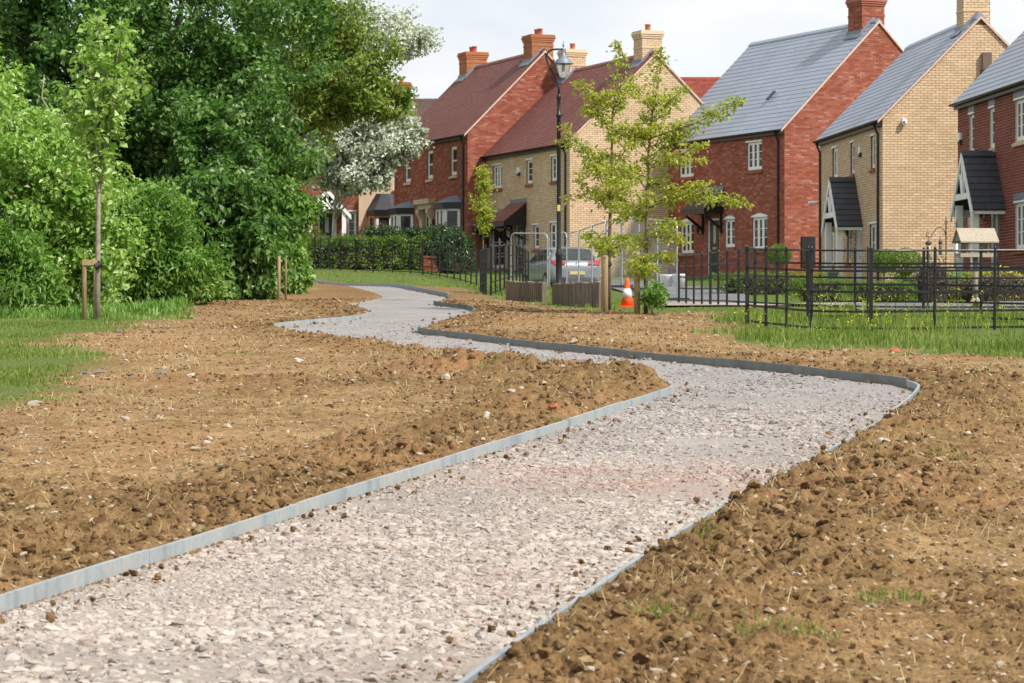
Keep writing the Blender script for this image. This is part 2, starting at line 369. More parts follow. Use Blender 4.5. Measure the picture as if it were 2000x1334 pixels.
LEFT = [(-3.27, 6.2), (-2.38, 9.89), (-1.70, 12.69), (-0.84, 16.27), (0.05, 19.96), (0.75, 22.84), (1.36, 25.41), (1.53, 26.21),
        (1.51, 27.23), (1.26, 28.24), (0.96, 28.92), (0.0, 32.2), (-0.89, 34.5), (-1.31, 35.6), (-2.03, 37.8), (-2.69, 39.78), (-3.68, 42.84),
        (-3.3, 45.0), (-2.74, 47.05), (-2.49, 50.0), (-2.87, 53.52), (-3.36, 57.17), (-2.95, 62.7), (-3.76, 70.1), (-5.58, 82.54), (-7.06, 90.14), (-10.5, 99)]
RIGHT = [(-.9, 4.5), (-0.42, 7.65), (-0.1, 9.42), (0.26, 11.09), (0.89, 13.85), (1.47, 16.11), (2.19, 18.83), (2.68, 20.7), (3.08, 22.48), (3.42, 23.96), (3.76, 25.64),
         (3.87, 26.45), (3.80, 27.32), (3.42, 28.43), (2.69, 30.28), (1.79, 32.27), (0.95, 34.25), (0.0, 36.69), (-0.72, 39.04), (-1.28, 40.55), (-1.4, 41.98),
         (-1.19, 45.89), (-0.75, 50.3), (-0.71, 51.54), (-0.95, 53.86), (-1.60, 56.65), (-1.44, 62.28), (-1.65, 64.7), (-2.64, 71.29), (-3.86, 80.17), (-6.31, 91.0), (-9.5, 101.5)]
def smooth_line(P, step=.2):
    """Catmull-Rom through the points, resampled at even steps"""
    P = np.array(P); Q = np.vstack([2 * P[0] - P[1], P, 2 * P[-1] - P[-2]]); o = []
    for i in range(1, len(Q) - 2):
        a, b, c, d = Q[i - 1:i + 3]
        for t in np.linspace(0, 1, 14, endpoint=False):
            o.append(.5 * (2 * b + (c - a) * t + (2 * a - 5 * b + 4 * c - d) * t * t + (3 * b - 3 * c + d - a) * t ** 3))
    o.append(Q[-2]); o = np.array(o)
    s = np.r_[0, np.cumsum(np.hypot(*np.diff(o, axis=0).T))]
    q = np.arange(0, s[-1], step)
    return np.c_[np.interp(q, s, o[:, 0]), np.interp(q, s, o[:, 1])]
LL = smooth_line(LEFT, .25); RL = smooth_line(RIGHT, .25)
PATH_POLY = np.vstack([LL, RL[::-1]])
def inside(x, y, poly):
    r = np.zeros(x.shape, bool); j = len(poly) - 1
    for i in range(len(poly)):
        xi, yi = poly[i]; xj, yj = poly[j]
        if yi != yj:
            r ^= ((yi > y) != (yj > y)) & (x < (xj - xi) * (y - yi) / (yj - yi) + xi)
        j = i
    return r
def dist_line(x, y, L):
    d = np.full(x.shape, 1e9)
    for (ax, ay), (bx, by) in zip(L[:-1], L[1:]):
        vx, vy = bx - ax, by - ay; t = np.clip(((x - ax) * vx + (y - ay) * vy) / (vx * vx + vy * vy + 1e-12), 0, 1)
        d = np.minimum(d, (x - ax - t * vx) ** 2 + (y - ay - t * vy) ** 2)
    return np.sqrt(d)
LS = smooth_line(LEFT, .8); RS = smooth_line(RIGHT, .8)
def path_sd(x, y):
    d = np.minimum(dist_line(x, y, LS), dist_line(x, y, RS))
    return np.where(inside(x, y, PATH_POLY), -d, d)
SOIL = np.array([(-30, -40), (-14, 16), (-6.5, 20), (-4.2, 22.66), (-4.23, 24.3), (-4.19, 25.4), (-4.66, 28), (-4.61, 29.4), (-5.08, 32.3), (-6.2, 37), (-6.44, 40), (-5.95, 45.9), (-5.76, 49.4), (-6.6, 54), (-6.6, 70),
                 (-8.5, 92), (-12, 103), (-10, 102), (-7.6, 96.5), (-5.2, 91.6), (-2.6, 81.2), (-1.2, 70.1), (-.3, 62.3), (.9, 54.2), (1.7, 51.2), (2.6, 50.4), (3.53, 50.5), (3.91, 47.99), (3.35, 43.06), (3.04, 38.15), (3.5, 35.71),
                 (4.56, 35.71), (4.97, 33.56), (5.82, 31.42), (9, 29), (14, 16), (30, -40)])
def soil_mask(x, y):
    d = dist_line(x, y, SOIL); s = np.where(inside(x, y, SOIL), d, -d)
    return np.clip(.5 + (s + .8 * fbm(x, y, .8, 4, 91)) / 1.6, 0, 1)         # 1 = bare earth, 0 = grass
def terrain(x, y, sd=None, sm=None):
    if sd is None: sd = path_sd(x, y)
    if sm is None: sm = soil_mask(x, y)
    near = np.clip(1.4 - np.abs(sd - .4) / .65, 0, 1)               # the earth tipped up against the boards is roughest
    churn = np.clip(near * .85 * np.clip(fbm(x, y, .8, 3, 44) + .9, .3, 1) + np.clip(fbm(x, y, .45, 4, 40) * 2.0, 0, 1) * .7, 0, 1)
    far = np.clip((55 - y) / 30, .35, 1)                             # the ground further off has been raked smoother
    sx_, sy_ = x + .6, y - 28.4; tt = np.clip((sx_ * 1.7 - sy_ * 2.6) / 9.65, 0, 1); mound = np.exp(-.5 * ((sx_ - tt * 1.7) ** 2 + (.45 * (sy_ + tt * 2.6)) ** 2) / .30) * np.clip(sd / .4, 0, 1)
    churn = np.maximum(churn, mound)
    lump = fbm(x, y, 1.7, 3, 3, .5); bil = .30 - np.abs(fbm(x, y, 5.2, 3, 21, .55)); bil2 = .28 - np.abs(fbm(x, y, 13, 3, 61, .6)); fine = fbm(x, y, 30, 3, 9, .6)
    zz = sm * far * ((.03 + churn * .09) * lump + (.02 + churn * .085) * (.30 - bil) * 1.0 + (.012 + churn * .05) * (.28 - bil2) + (.008 + churn * .012) * fine) + .10 * fbm(x, y, .4, 3, 5) * np.clip(sd / 1.5, 0, 1) * far
    zz = zz + .010 * np.sin((y * .96 + x * .28) * 2 * np.pi / .21) * np.clip(fbm(x, y, .45, 3, 71) * 3 - .1, 0, 1) * np.clip(sd - .8, 0, 1) * np.clip((32 - y) / 8, 0, 1) * sm
    zz = zz + mound * sm * .11 * (.8 + lump)
    bank = .050 + .05 * np.clip(near, 0, 1) * (.5 + lump) * far * np.clip(sd / .35, 0, 1)
    zz = zz * np.clip(.15 + sd / .22, 0, 1)
    out_ = base_z(x, y) + np.where(sd > 0, np.clip(sd / .05, 0, 1), 0) * (zz + bank * np.clip(1.2 - np.clip(sd, 0, 3) / 4, .3, 1) * far)
    return np.where(sd < -.02, base_z(x, y) - .06, out_), churn * sm
def tz(x, y): return float(terrain(np.array([x], float), np.array([y], float))[0][0])

# ------------------------------------------------------------------ ground sheet
u_in = np.r_[np.linspace(-.32, -.208, 45, endpoint=False), np.linspace(-.208, .208, 540), np.linspace(.32, .208, 45, endpoint=False)[::-1]]; u_out = np.array([.33, .35, .37, .4, .5, .7, 1, 1.6, 3, 6])
U = np.r_[-u_out[::-1], u_in, u_out]
pyv = np.linspace(1380, 500, 450); vv = (640 - pyv) / 5400; yy = 1.55 / (.036 - vv); yy = yy[(yy > 0) & (yy < 130)]
Y = np.r_[[-60, -25, -10, -3, 1, 4, 6, 7, 7.7, 8.2], yy[yy > 8.5], [140, 160, 200, 260, 350, 500, 800, 1500, 3500]]
UU, YY = np.meshgrid(U, Y); wv = np.maximum(YY, 6.0)
XX = UU * wv
sd = path_sd(XX, YY); sm = soil_mask(XX, YY)
ZZ, CH = terrain(XX, YY, sd, sm)
nr, nc = XX.shape
idx = np.arange(nr * nc).reshape(nr, nc)
Fq = np.stack([idx[:-1, :-1], idx[:-1, 1:], idx[1:, 1:], idx[1:, :-1]], -1).reshape(-1, 4)
ground = mesh_np('ground', np.stack([XX, YY, ZZ], -1).reshape(-1, 3), Fq, 'soil', None, True)
ground['kind'] = 'structure'
for nm, arr in (('grass', 1 - sm), ('churn', CH)):
    a = ground.data.attributes.new(nm, 'FLOAT', 'POINT'); a.data.foreach_set('value', arr.astype(np.float32).ravel())

def ribbon(name, A, B, n, m, dz, mat, bump=0.0):
    A = np.array(A, float); B = np.array(B, float)
    def rs(P, k_):
        s = np.r_[0, np.cumsum(np.hypot(*np.diff(P, axis=0).T))]; q = np.linspace(0, s[-1], k_)
        return np.c_[np.interp(q, s, P[:, 0]), np.interp(q, s, P[:, 1])]
    A = rs(A, n); B = rs(B, n); t = np.linspace(0, 1, m)[None, :, None]
    G = A[:, None] * (1 - t) + B[:, None] * t
    z = base_z(G[..., 0], G[..., 1]) + dz
    if bump: z = z + bump * fbm(G[..., 0], G[..., 1], 3, 4, 31)
    ix = np.arange(n * m).reshape(n, m)
    f = np.stack([ix[:-1, :-1], ix[:-1, 1:], ix[1:, 1:], ix[1:, :-1]], -1).reshape(-1, 4)
    o = mesh_np(name, np.dstack([G, z]).reshape(-1, 3), f, mat, None, True); o['kind'] = 'structure'; return o
# the gravel runs between the two lines; the corners are matched pair by pair
def sub(P, a, b):
    P = np.array(P); return P[(P[:, 1] >= a) & (P[:, 1] <= b)]
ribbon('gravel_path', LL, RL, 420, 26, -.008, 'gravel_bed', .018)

ribbon('pavement', [(3.0, 55.2), (4.3, 56.4), (6.3, 55.6), (7.2, 55.0)], [(3.6, 66), (5.0, 65), (6.4, 60.0), (7.4, 58.6)], 30, 10, .05, 'block_paving')
ribbon('driveway', [(3.2, 66.2), (5.0, 65.2), (5.6, 65)], [(1.5, 101), (5.2, 98), (7.0, 88)], 24, 30, .045, 'tarmac')
ribbon('road', [(6.4, 51.0), (8.5, 50.8), (10.5, 51.5), (16, 53)], [(6.8, 56.6), (8.6, 56.4), (10.6, 57), (16, 58)], 24, 10, .06, 'tarmac')
ribbon('kerb_path', [(6.9, 39.3), (8.0, 39.9), (11, 41)], [(6.7, 40.2), (7.9, 40.8), (11, 42)], 12, 4, .012, 'tarmac')

# ------------------------------------------------------------------ edging boards along the path
def edging(name, label, L, a, b, h, step, mat='galvanised_steel'):
    root = empty(name, (L[a][0], L[a][1], bz(*L[a]))); tag(root, label, 'path edging', 'steel edging along the gravel path')
    o0 = Vector(root.location); i = a
    while i < b:
        j = min(b, i + step); seg = L[i:j + 1]
        mb = MB(); n = len(seg); vs_ = []
        t = np.gradient(seg, axis=0); t /= np.hypot(t[:, 0], t[:, 1])[:, None] + 1e-9
        jit = random.uniform(-.004, .004)
        for q, (p, d) in enumerate(zip(seg, t)):
            nx, ny = -d[1] * .012, d[0] * .012
            ex = d * (-.006 if q == n - 1 and j < b else 0)
            z = bz(*p) + jit + .002 * math.sin(p[1] * 1.7)
            for sx in (-1, 1):
                for zz in (-.08, h):
                    vs_.append((p[0] + ex[0] + sx * nx - o0.x, p[1] + ex[1] + sx * ny - o0.y, z + zz - o0.z))
        fs = []
        for q in range(n - 1):
            A = q * 4; Bq = A + 4
            fs += [(A, Bq, Bq + 1, A + 1), (A + 2, A + 3, Bq + 3, Bq + 2), (A + 1, Bq + 1, Bq + 3, A + 3)]
        fs += [(0, 1, 3, 2), (4 * n - 4, 4 * n - 2, 4 * n - 1, 4 * n - 3)]
        mb.add(vs_, fs).build('board', mat, root)
        i = j
    return root
def near_i(L, p): return int(np.argmin(np.hypot(L[:, 0] - p[0], L[:, 1] - p[1])))
iL = near_i(LL, (1.54, 26.21)); iLf = near_i(LL, (-3.68, 42.84)); iLg = near_i(LL, (-2.49, 50))
iR = near_i(RL, (3.87, 26.9)); iRf = near_i(RL, (-1.4, 41.98)); iR2 = near_i(RL, (-.8, 51.3)); iR3 = near_i(RL, (-1.55, 56.5)); iR4 = near_i(RL, (-1.45, 62.3))
edging('path_edging', 'long pale steel edging holding back earth on the straight gravel stretch', LL, 0, iL, .065, 9)
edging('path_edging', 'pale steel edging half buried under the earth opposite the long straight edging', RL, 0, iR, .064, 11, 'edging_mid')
edging('path_edging', 'shaded grey edging along the far side of the first bend', RL, iR, iRf, .085, 9, 'edging_shade_grey')
edging('path_edging', 'short edging round the earth point beside the second bend', RL, iR2 - 2, iR3, .075, 8, 'edging_shade_grey')
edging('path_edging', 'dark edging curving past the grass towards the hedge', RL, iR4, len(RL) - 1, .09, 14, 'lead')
edging('path_edging', 'thin pale edging on the sharp inner tip of the second bend', LL, iLf, iLg, .06, 9)

# ------------------------------------------------------------------ loose gravel, clods, straw, grass
def rocks_np(P, S, rng, kind='box', tilt=.22, jit0=.35):
    """many angular stones: P (n,3) centres, S (n,3) half sizes"""
    if kind == 'box':
        v = np.array([(-1, -1, -1), (1, -1, -1), (1, 1, -1), (-1, 1, -1), (-.75, -.75, 1), (.75, -.75, 1), (.75, .75, 1), (-.75, .75, 1)], float)
        f = np.array([(4, 5, 6), (4, 6, 7), (0, 1, 5), (0, 5, 4), (1, 2, 6), (1, 6, 5), (2, 3, 7), (2, 7, 6), (3, 0, 4), (3, 4, 7)])
        jit = jit0
    else:
        t = (1 + 5 ** .5) / 2
        v = np.array([(-1, t, 0), (1, t, 0), (-1, -t, 0), (1, -t, 0), (0, -1, t), (0, 1, t), (0, -1, -t), (0, 1, -t), (t, 0, -1), (t, 0, 1), (-t, 0, -1), (-t, 0, 1)], float) / 1.9
        f = np.array([(0, 11, 5), (0, 5, 1), (0, 1, 7), (0, 7, 10), (0, 10, 11), (1, 5, 9), (5, 11, 4), (11, 10, 2), (10, 7, 6), (7, 1, 8), (3, 9, 4), (3, 4, 2), (3, 2, 6), (3, 6, 8), (3, 8, 9), (4, 9, 5), (2, 4, 11), (6, 2, 10), (8, 6, 7), (9, 8, 1)])
        jit = .30
    n = len(P); k_ = len(v)
    V = v[None] * (1 + rng.uniform(-jit, jit, (n, k_, 1))) + rng.uniform(-jit * .5, jit * .5, (n, k_, 3))
    V = V * S[:, None, :]
    a = rng.uniform(0, 2 * np.pi, n); tx = rng.normal(0, tilt, n); ty = rng.normal(0, tilt, n)
    ca, sa = np.cos(a)[:, None], np.sin(a)[:, None]
    x = V[..., 0] * ca - V[..., 1] * sa; y = V[..., 0] * sa + V[..., 1] * ca; z = V[..., 2] + x * tx[:, None] + y * ty[:, None]
    V = np.stack([x, y, z], -1) + P[:, None, :]
    Ff = f[None] + (np.arange(n) * k_)[:, None, None]
    return V.reshape(-1, 3), Ff.reshape(-1, 3)

rng = np.random.default_rng(5)
def scatter(n, y0, y1, umax=.215, power=2.0):
    """points whose density falls off with distance, as detail is only worth building near by"""
    q = rng.uniform(0, 1, n); y = 1 / (1 / y0 + q * (1 / y1 - 1 / y0)) if power == 2 else y0 * (y1 / y0) ** q
    x = rng.uniform(-1, 1, n); x = np.sign(x) * np.where(np.abs(x) < .82, np.abs(x) / .82 * min(.205, umax), .205 + (np.abs(x) - .82) / .18 * max(0, umax - .205)) * y
    return x, y
x, y = scatter(300000, 8.6, 46, .205, 1)
s_ = path_sd(x, y); kp = s_ < -.03; x, y, s_ = x[kp], y[kp], s_[kp]
size = (.0050 + .022 * rng.random(len(x)) ** 5) * np.clip(1 + .9 * fbm(x, y, .6, 2, 58), .6, 1.5) + .00022 * y
kp = rng.random(len(x)) < np.clip(1.25 - y / 38, .22, .85) * np.clip(.72 + 1.5 * fbm(x, y, .8, 3, 55), .12, 1); x, y, size = x[kp], y[kp], size[kp]
P = np.c_[x, y, base_z(x, y) - .008 + .018 * fbm(x, y, 3, 4, 31) + size * .02]
S = np.c_[size * rng.uniform(.8, 1.5, len(x)), size * rng.uniform(.7, 1.1, len(x)), size * rng.uniform(.25, .55, len(x))]
bigc = size - .00022 * y > .014
V1, F1 = rocks_np(P[bigc], S[bigc] * np.array((1, 1, 1.3)), rng, 'ico', .12); V2, F2 = rocks_np(P[~bigc], S[~bigc], rng, 'box', .11, .24)
V = np.vstack([V1, V2]); Ff = np.vstack([F1, F2 + len(V1)])
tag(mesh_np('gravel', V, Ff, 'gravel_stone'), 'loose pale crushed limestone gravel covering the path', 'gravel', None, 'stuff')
print('gravel', len(x))

x, y = scatter(140000, 8.8, 60, .30, 1)
s_ = path_sd(x, y); sm_ = soil_mask(x, y); zt, ch = terrain(x, y, s_, sm_)
keep = (s_ > .03) & (sm_ > .55) & (rng.random(len(x)) < .20 + .5 * ch ** 1.5)
sp = (s_ < -.03) & (s_ > -.35) & (rng.random(len(x)) < .05)          # crumbs fallen over the boards
keep |= sp
x, y, zt = x[keep], y[keep], zt[keep]; zt = np.where(sp[keep], base_z(x, y) + .01, zt)
size = (.0036 + .025 * rng.random(len(x)) ** 7) * np.where(sp[keep], .8, .5 + .8 * ch[keep]) + .00020 * y
P = np.c_[x, y, zt + size * .05]; S = np.c_[size * rng.uniform(.8, 1.4, len(x)), size, size * rng.uniform(.6, .95, len(x))]
bigc = size - .00022 * y > .012
V1, F1 = rocks_np(P[bigc], S[bigc], rng, 'ico'); V2, F2 = rocks_np(P[~bigc], S[~bigc], rng)
V = np.vstack([V1, V2]); Ff = np.vstack([F1, F2 + len(V1)])
tag(mesh_np('soil_clods', V, Ff, 'clod'), 'crumbled brown earth clods strewn over the dug ground', 'soil', None, 'stuff')
print('clods', len(x))

x, y = scatter(38000, 8.8, 60, .30, 1)
s_ = path_sd(x, y); sm_ = soil_mask(x, y); zt, ch = terrain(x, y, s_, sm_)
keep = (s_ > .06) & (sm_ > .5) & (rng.random(len(x)) < .11); x, y, zt = x[keep], y[keep], zt[keep]
size = .005 + .014 * rng.random(len(x)) ** 3 + .0003 * y
V, Ff = rocks_np(np.c_[x, y, zt + size * .2], np.c_[size * 1.3, size, size * .7], rng, 'ico')
tag(mesh_np('pebbles', V, Ff, 'buff_pebble'), 'small pale pebbles lying in the brown earth', 'pebbles', None, 'stuff')

def blades_np(x, y, z, h, w, lean, rng):
    n = len(x); a = rng.uniform(0, 2 * np.pi, n); b = rng.uniform(0, 2 * np.pi, n)
    d = np.c_[np.cos(a), np.sin(a)] * w[:, None] * .5; l = np.c_[np.cos(b), np.sin(b)] * (h * lean)[:, None]
    p0 = np.c_[x, y, z]; V = np.zeros((n, 5, 3))
    V[:, 0] = p0 - np.c_[d, np.zeros(n)]; V[:, 1] = p0 + np.c_[d, np.zeros(n)]
    m = p0 + np.c_[l * .35, h * .62]
    V[:, 2] = m + np.c_[d * .7, np.zeros(n)]; V[:, 3] = m - np.c_[d * .7, np.zeros(n)]
    V[:, 4] = p0 + np.c_[l, h * np.sqrt(np.clip(1 - (lean * .6) ** 2, .05, 1))]
    f = np.array([(0, 1, 2), (0, 2, 3), (3, 2, 4)])
    return V.reshape(-1, 3), (f[None] + (np.arange(n) * 5)[:, None, None]).reshape(-1, 3)
def grass_patch(name, label, n, x0, x1, y0, y1, hmin, hmax, w, test, mat='grass_blade', cat='grass'):
    x = rng.uniform(x0, x1, n); y = rng.uniform(y0, y1, n)
    s_ = path_sd(x, y); sm_ = soil_mask(x, y)
    k_ = test(x, y, s_, sm_); x, y = x[k_], y[k_]
    zt, _ = terrain(x, y, s_[k_], sm_[k_])
    patch = np.clip(fbm(x, y, .8, 3, 77) + .6, .25, 1.3)
    h = rng.uniform(hmin, hmax, len(x)) * patch
    V, Ff = blades_np(x, y, zt - .01, h, np.full(len(x), w) * rng.uniform(.6, 1.4, len(x)), rng.uniform(.1, .7, len(x)), rng)
    return tag(mesh_np(name, V, Ff, mat), label, cat, None, 'stuff')
nzv = lambda x, y, s, k_: fbm(x, y, s, 3, k_)
grass_patch('grass', 'short green grass below the bushes and the staked maple', 120000, -10.5, -3.9, 21, 53, .03, .10, .013, lambda x, y, s, m: (m < .48 + .5 * nzv(x, y, 1.5, 3)) & (x > -.2 * y) & (rng.random(len(x)) < np.clip(1.5 - y / 50, .4, 1)))
grass_patch('grass', 'tall weedy grass along the foot of the black railings', 46000, 2.6, 13, 30, 50, .05, .24, .016, lambda x, y, s, m: (m < .5 + .5 * nzv(x, y, 1.5, 4)) & (x < .29 * y) & ((x < .2 * y) | (rng.random(len(x)) < .5)) & ~((y < 42.2) & (y > 39.0) & (x > 6.6)))
grass_patch('grass', 'bright mown grass verge between the path and far railings', 22000, -11, 2.6, 50, 106, .06, .16, .022, lambda x, y, s, m: (m < .45 + .3 * nzv(x, y, 1.0, 5)) & (s > .1) & (x > -.1 * y + .5))
grass_patch('grass', 'lawn and rough grass in front of the terrace gardens', 12000, 2.4, 13, 49, 78, .04, .10, .02, lambda x, y, s, m: (m < .3) & ~((x > 6.4) & (y > 50.5) & (y < 57.5)) & ~((y > 55) & (x < 7.4) & (y < 66)) & ~((x < 6) & (y > 64)))
grass_patch('tall_weeds', 'tall nettles and long grass at the foot of the left bushes', 16000, -10.5, -5.3, 46.5, 60, .06, .34, .03, lambda x, y, s, m: (s > .8) & (x < -.115 * y - .1 + .25 * nzv(x, y, 1.2, 6)) & (nzv(x, y, 1.0, 7) > -.1), 'leaf_mid', 'weeds')
# dry straw and sprigs of green over the earth
x, y = scatter(30000, 8.8, 50, .30, 1); s_ = path_sd(x, y); sm_ = soil_mask(x, y); zt, ch = terrain(x, y, s_, sm_)
keep = (s_ > .05) & (sm_ > .3) & (rng.random(len(x)) < (.25 + .75 * (fbm(x, y, 1.1, 3, 13) > .05)) * np.clip(y / 26 - .15, .12, 1)); x, y, zt = x[keep], y[keep], zt[keep]
V, Ff = blades_np(x, y, zt + .006, rng.uniform(.03, .11, len(x)), np.full(len(x), .0032) + .00012 * y, rng.uniform(1.35, 1.66, len(x)), rng)
tag(mesh_np('dry_straw', V, Ff, 'straw'), 'dry pale straw and dead grass scattered on the earth', 'straw', None, 'stuff')
tx_, ty_, tr_ = [], [], []
for (cx, cy, n, rr) in ((1.55, 11.2, 120, .16), (.55, 10.05, 90, .15), (.98, 9.9, 110, .2), (.85, 12.2, 60, .1), (1.35, 27.6, 120, .18), (.2, 23.6, 60, .15), (.35, 21.4, 50, .1), (-.25, 27.2, 80, .2), (-.7, 28.6, 50, .15), (2.85, 18.2, 60, .15), (2.9, 19.6, 40, .2), (-1.45, 13.6, 40, .08), (3.8, 29.4, 60, .25), (-.35, 17.3, 40, .08), (4.3, 26.5, 70, .3), (-3.2, 33.0, 60, .3)):
    a = rng.uniform(0, 6.28, n); q = rr * np.sqrt(rng.random(n)); tx_.append(cx + q * np.cos(a)); ty_.append(cy + q * np.sin(a))
x = np.concatenate(tx_); y = np.concatenate(ty_); s_ = path_sd(x, y); kp = s_ > .01; x, y = x[kp], y[kp]; zt, _ = terrain(x, y)
V, Ff = blades_np(x, y, zt, rng.uniform(.02, .065, len(x)), np.full(len(x), .004) + .0001 * y, rng.uniform(.3, .9, len(x)), rng)
tag(mesh_np('grass_tufts', V, Ff, 'grass_blade'), 'thin grass tufts sprouting from the bare earth', 'grass', None, 'stuff')
# yellow flowering weeds by the railings
n = 2600; x = rng.uniform(3.0, 9.2, n); y = rng.uniform(37.2, 48, n); kp = (soil_mask(x, y) < .45) & (fbm(x, y, .9, 3, 8) > .02); x, y = x[kp], y[kp]; zt = base_z(x, y) + .03
h = rng.uniform(.12, .48, len(x)) * np.clip(fbm(x, y, 1.5, 2, 18) + .9, .4, 1.3)
V, Ff = blades_np(x, y, zt, h, np.full(len(x), .016), rng.uniform(.05, .35, len(x)), rng)
tag(mesh_np('weed_stems', V, Ff, 'grass_blade'), 'thin green weed stems growing through the black railings', 'weeds', None, 'stuff')
tip = V.reshape(-1, 5, 3)[:, 4]; tip = tip[rng.random(len(tip)) < .18]
rep = np.repeat(tip, 4, 0) + rng.normal(0, .022, (len(tip) * 4, 3))
V, Ff = blades_np(rep[:, 0], rep[:, 1], rep[:, 2], np.full(len(rep), .02), np.full(len(rep), .022), rng.uniform(.3, 1.2, len(rep)), rng)
tag(mesh_np('weed_flowers', V, Ff, 'yellow_flower'), 'tiny yellow weed flowers among the railings', 'flowers', None, 'stuff')

# individual larger stones
def rock(x, y, s, label, mat='rock', name='rock', flat=.6, seedv=0):
    import bmesh
    bm = bmesh.new(); bmesh.ops.create_icosphere(bm, subdivisions=3, radius=1)
    rr = random.Random(seedv + int(x * 100)); off = Vector((rr.uniform(0, 99), rr.uniform(0, 99), rr.uniform(0, 99)))
    from mathutils import noise as mn
    s *= .85; planes = [(Vector((rr.gauss(0, 1), rr.gauss(0, 1), rr.gauss(0, .7))).normalized(), rr.uniform(.45, .8)) for _ in range(11)]
    for v in bm.verts:
        for pn, pd in planes:
            q = v.co.dot(pn)
            if q > pd: v.co -= pn * (q - pd)
        v.co *= 1 + .16 * mn.noise(v.co * 2.3 + off) + .07 * mn.noise(v.co * 6 + off)
        v.co = Vector((v.co.x * s * 1.25, v.co.y * s * .9, v.co.z * s * flat))
    me = bpy.data.meshes.new(name); bm.to_mesh(me); bm.free(); me.materials.append(MATS[mat])
    o = link(bpy.data.objects.new(name, me)); o.rotation_euler = (rr.uniform(-.2, .2), rr.uniform(-.2, .2), rr.uniform(0, 6))
    o.location = (x, y, tz(x, y) + s * flat * .45)
    return tag(o, label, 'rock', 'larger stones on the dug earth')
rock(2.36, 18.75, .062, 'chunky white stone resting against the half-buried edging', flat=.75)
rock(2.56, 19.0, .075, 'rounded buff stone just beyond the white stone at the edging', flat=.6)
rock(-2.05, 10.75, .05, 'brown muddy stone on the pale gravel beside the steel edging')
rock(-4.15, 24.0, .10, 'broad flat pale stone at the edge of the grass', flat=.35)
rock(-.63, 26.3, .065, 'pale square stone under the dark earth mound', flat=.7)
rock(-1.5, 26.2, .085, 'flat pale slab lying in the dry earth', flat=.3)
rock(.0, 24.0, .07, 'long two-tone stone among dark clods', flat=.35)
rock(-.2, 21.2, .045, 'small upright pale stone in dark clods', flat=.9)
rock(.33, 20.9, .04, 'small white stone touching the straight steel edging', flat=.7)
rock(.78, 35.6, .09, 'large pale stone behind the shaded edging', flat=.6)
rock(.32, 22.0, .05, 'broken red brick lump near the straight edging', 'red_brick_bit', 'brick_lump', .8)
rock(.28, 24.4, .055, 'orange brick piece among the dark clods', 'red_brick_bit', 'brick_lump', .6)
rock(4.78, 34.5, .085, 'orange brick lump at the edge of the tall grass', 'red_brick_bit', 'brick_lump', .7)
for i, (x, y, s) in enumerate(((2.2, 15.5, .03), (3.2, 19.4, .035), (3.4, 22, .04), (1.2, 11.6, .025), (-1.2, 14.9, .03), (-2.2, 19.2, .04), (-3.0, 21.5, .045), (-2.4, 31, .07), (2.5, 32.6, .06), (4.1, 30.1, .06), (1.4, 39.5, .08), (-.9, 19.6, .04), (-3.2, 27.6, .06), (-2.6, 16.0, .035))):
    rock(x, y, s, 'small pale stone half sunk in the brown earth', flat=.55, seedv=i)
for i, (x, y, s) in enumerate(((-4.5, 29.2, .12), (-4.3, 28.9, .09), (-5.7, 40.2, .14), (-5.3, 42.0, .10), (-3.6, 28.4, .11), (-3.9, 28.2, .08))):
    rock(x, y, s, 'grey weathered lump of rubble on the earth near the grass', 'rubble_grey', 'rubble', .2, i)

# ------------------------------------------------------------------ houses
def brick_cells(W_, z0, z1, holes, left=None, right=None, bl=.225, bh=.075, j=.0115):
    """stretcher-bond bricks (u0,u1,z0,z1) over a wall W_ wide; holes = [(u0,u1,z0,z1)]; left/right(z) clip the sides"""
    out_ = []; k_ = 0; z = z0
    while z + bh <= z1 + .001:
        a = left(z + bh) if left else 0.0; b = right(z + bh) if right else W_
        cuts = sorted((h[0], h[1]) for h in holes if z + bh > h[2] + .01 and z < h[3] - .01)
        seg = []; s = a
        for h0, h1 in cuts:
            if h0 > s: seg.append((s, min(h0, b)))
            s = max(s, h1)
        if s < b: seg.append((s, b))
        st = -bl / 2 if k_ % 2 else 0.0
        for s0, s1 in seg:
            i = int(math.floor((s0 - st) / bl))
            while st + i * bl < s1 - .02:
                u0 = max(st + i * bl, s0); u1 = min(st + (i + 1) * bl - j, s1)
                if u1 - u0 > .03: out_.append((u0, u1, z, z + bh - j))
                i += 1
        z += bh; k_ += 1
    return out_
def bricks_mesh(name, cells, fn, mat, parent, proud=.007):
    """fn(u, out, z) -> local point; out = distance out of the wall"""
    if not cells: return None
    C_ = np.array(cells); n = len(C_); V = np.zeros((n, 8, 3))
    for k_, (ui, oi, zi) in enumerate(((0, 0, 0), (1, 0, 0), (1, 1, 0), (0, 1, 0), (0, 0, 1), (1, 0, 1), (1, 1, 1), (0, 1, 1))):
        V[:, k_] = np.stack(fn(C_[:, ui], np.full(n, proud if oi == 0 else -.012), C_[:, 2 + zi]), -1)
    f = np.array([(0, 1, 5, 4), (0, 3, 2, 1), (4, 5, 6, 7), (1, 2, 6, 5), (3, 0, 4, 7)])
    o = mesh_np(name, V.reshape(-1, 3), (f[None] + (np.arange(n) * 8)[:, None, None]).reshape(-1, 4), mat, parent)
    o['kind'] = 'stuff'; return o
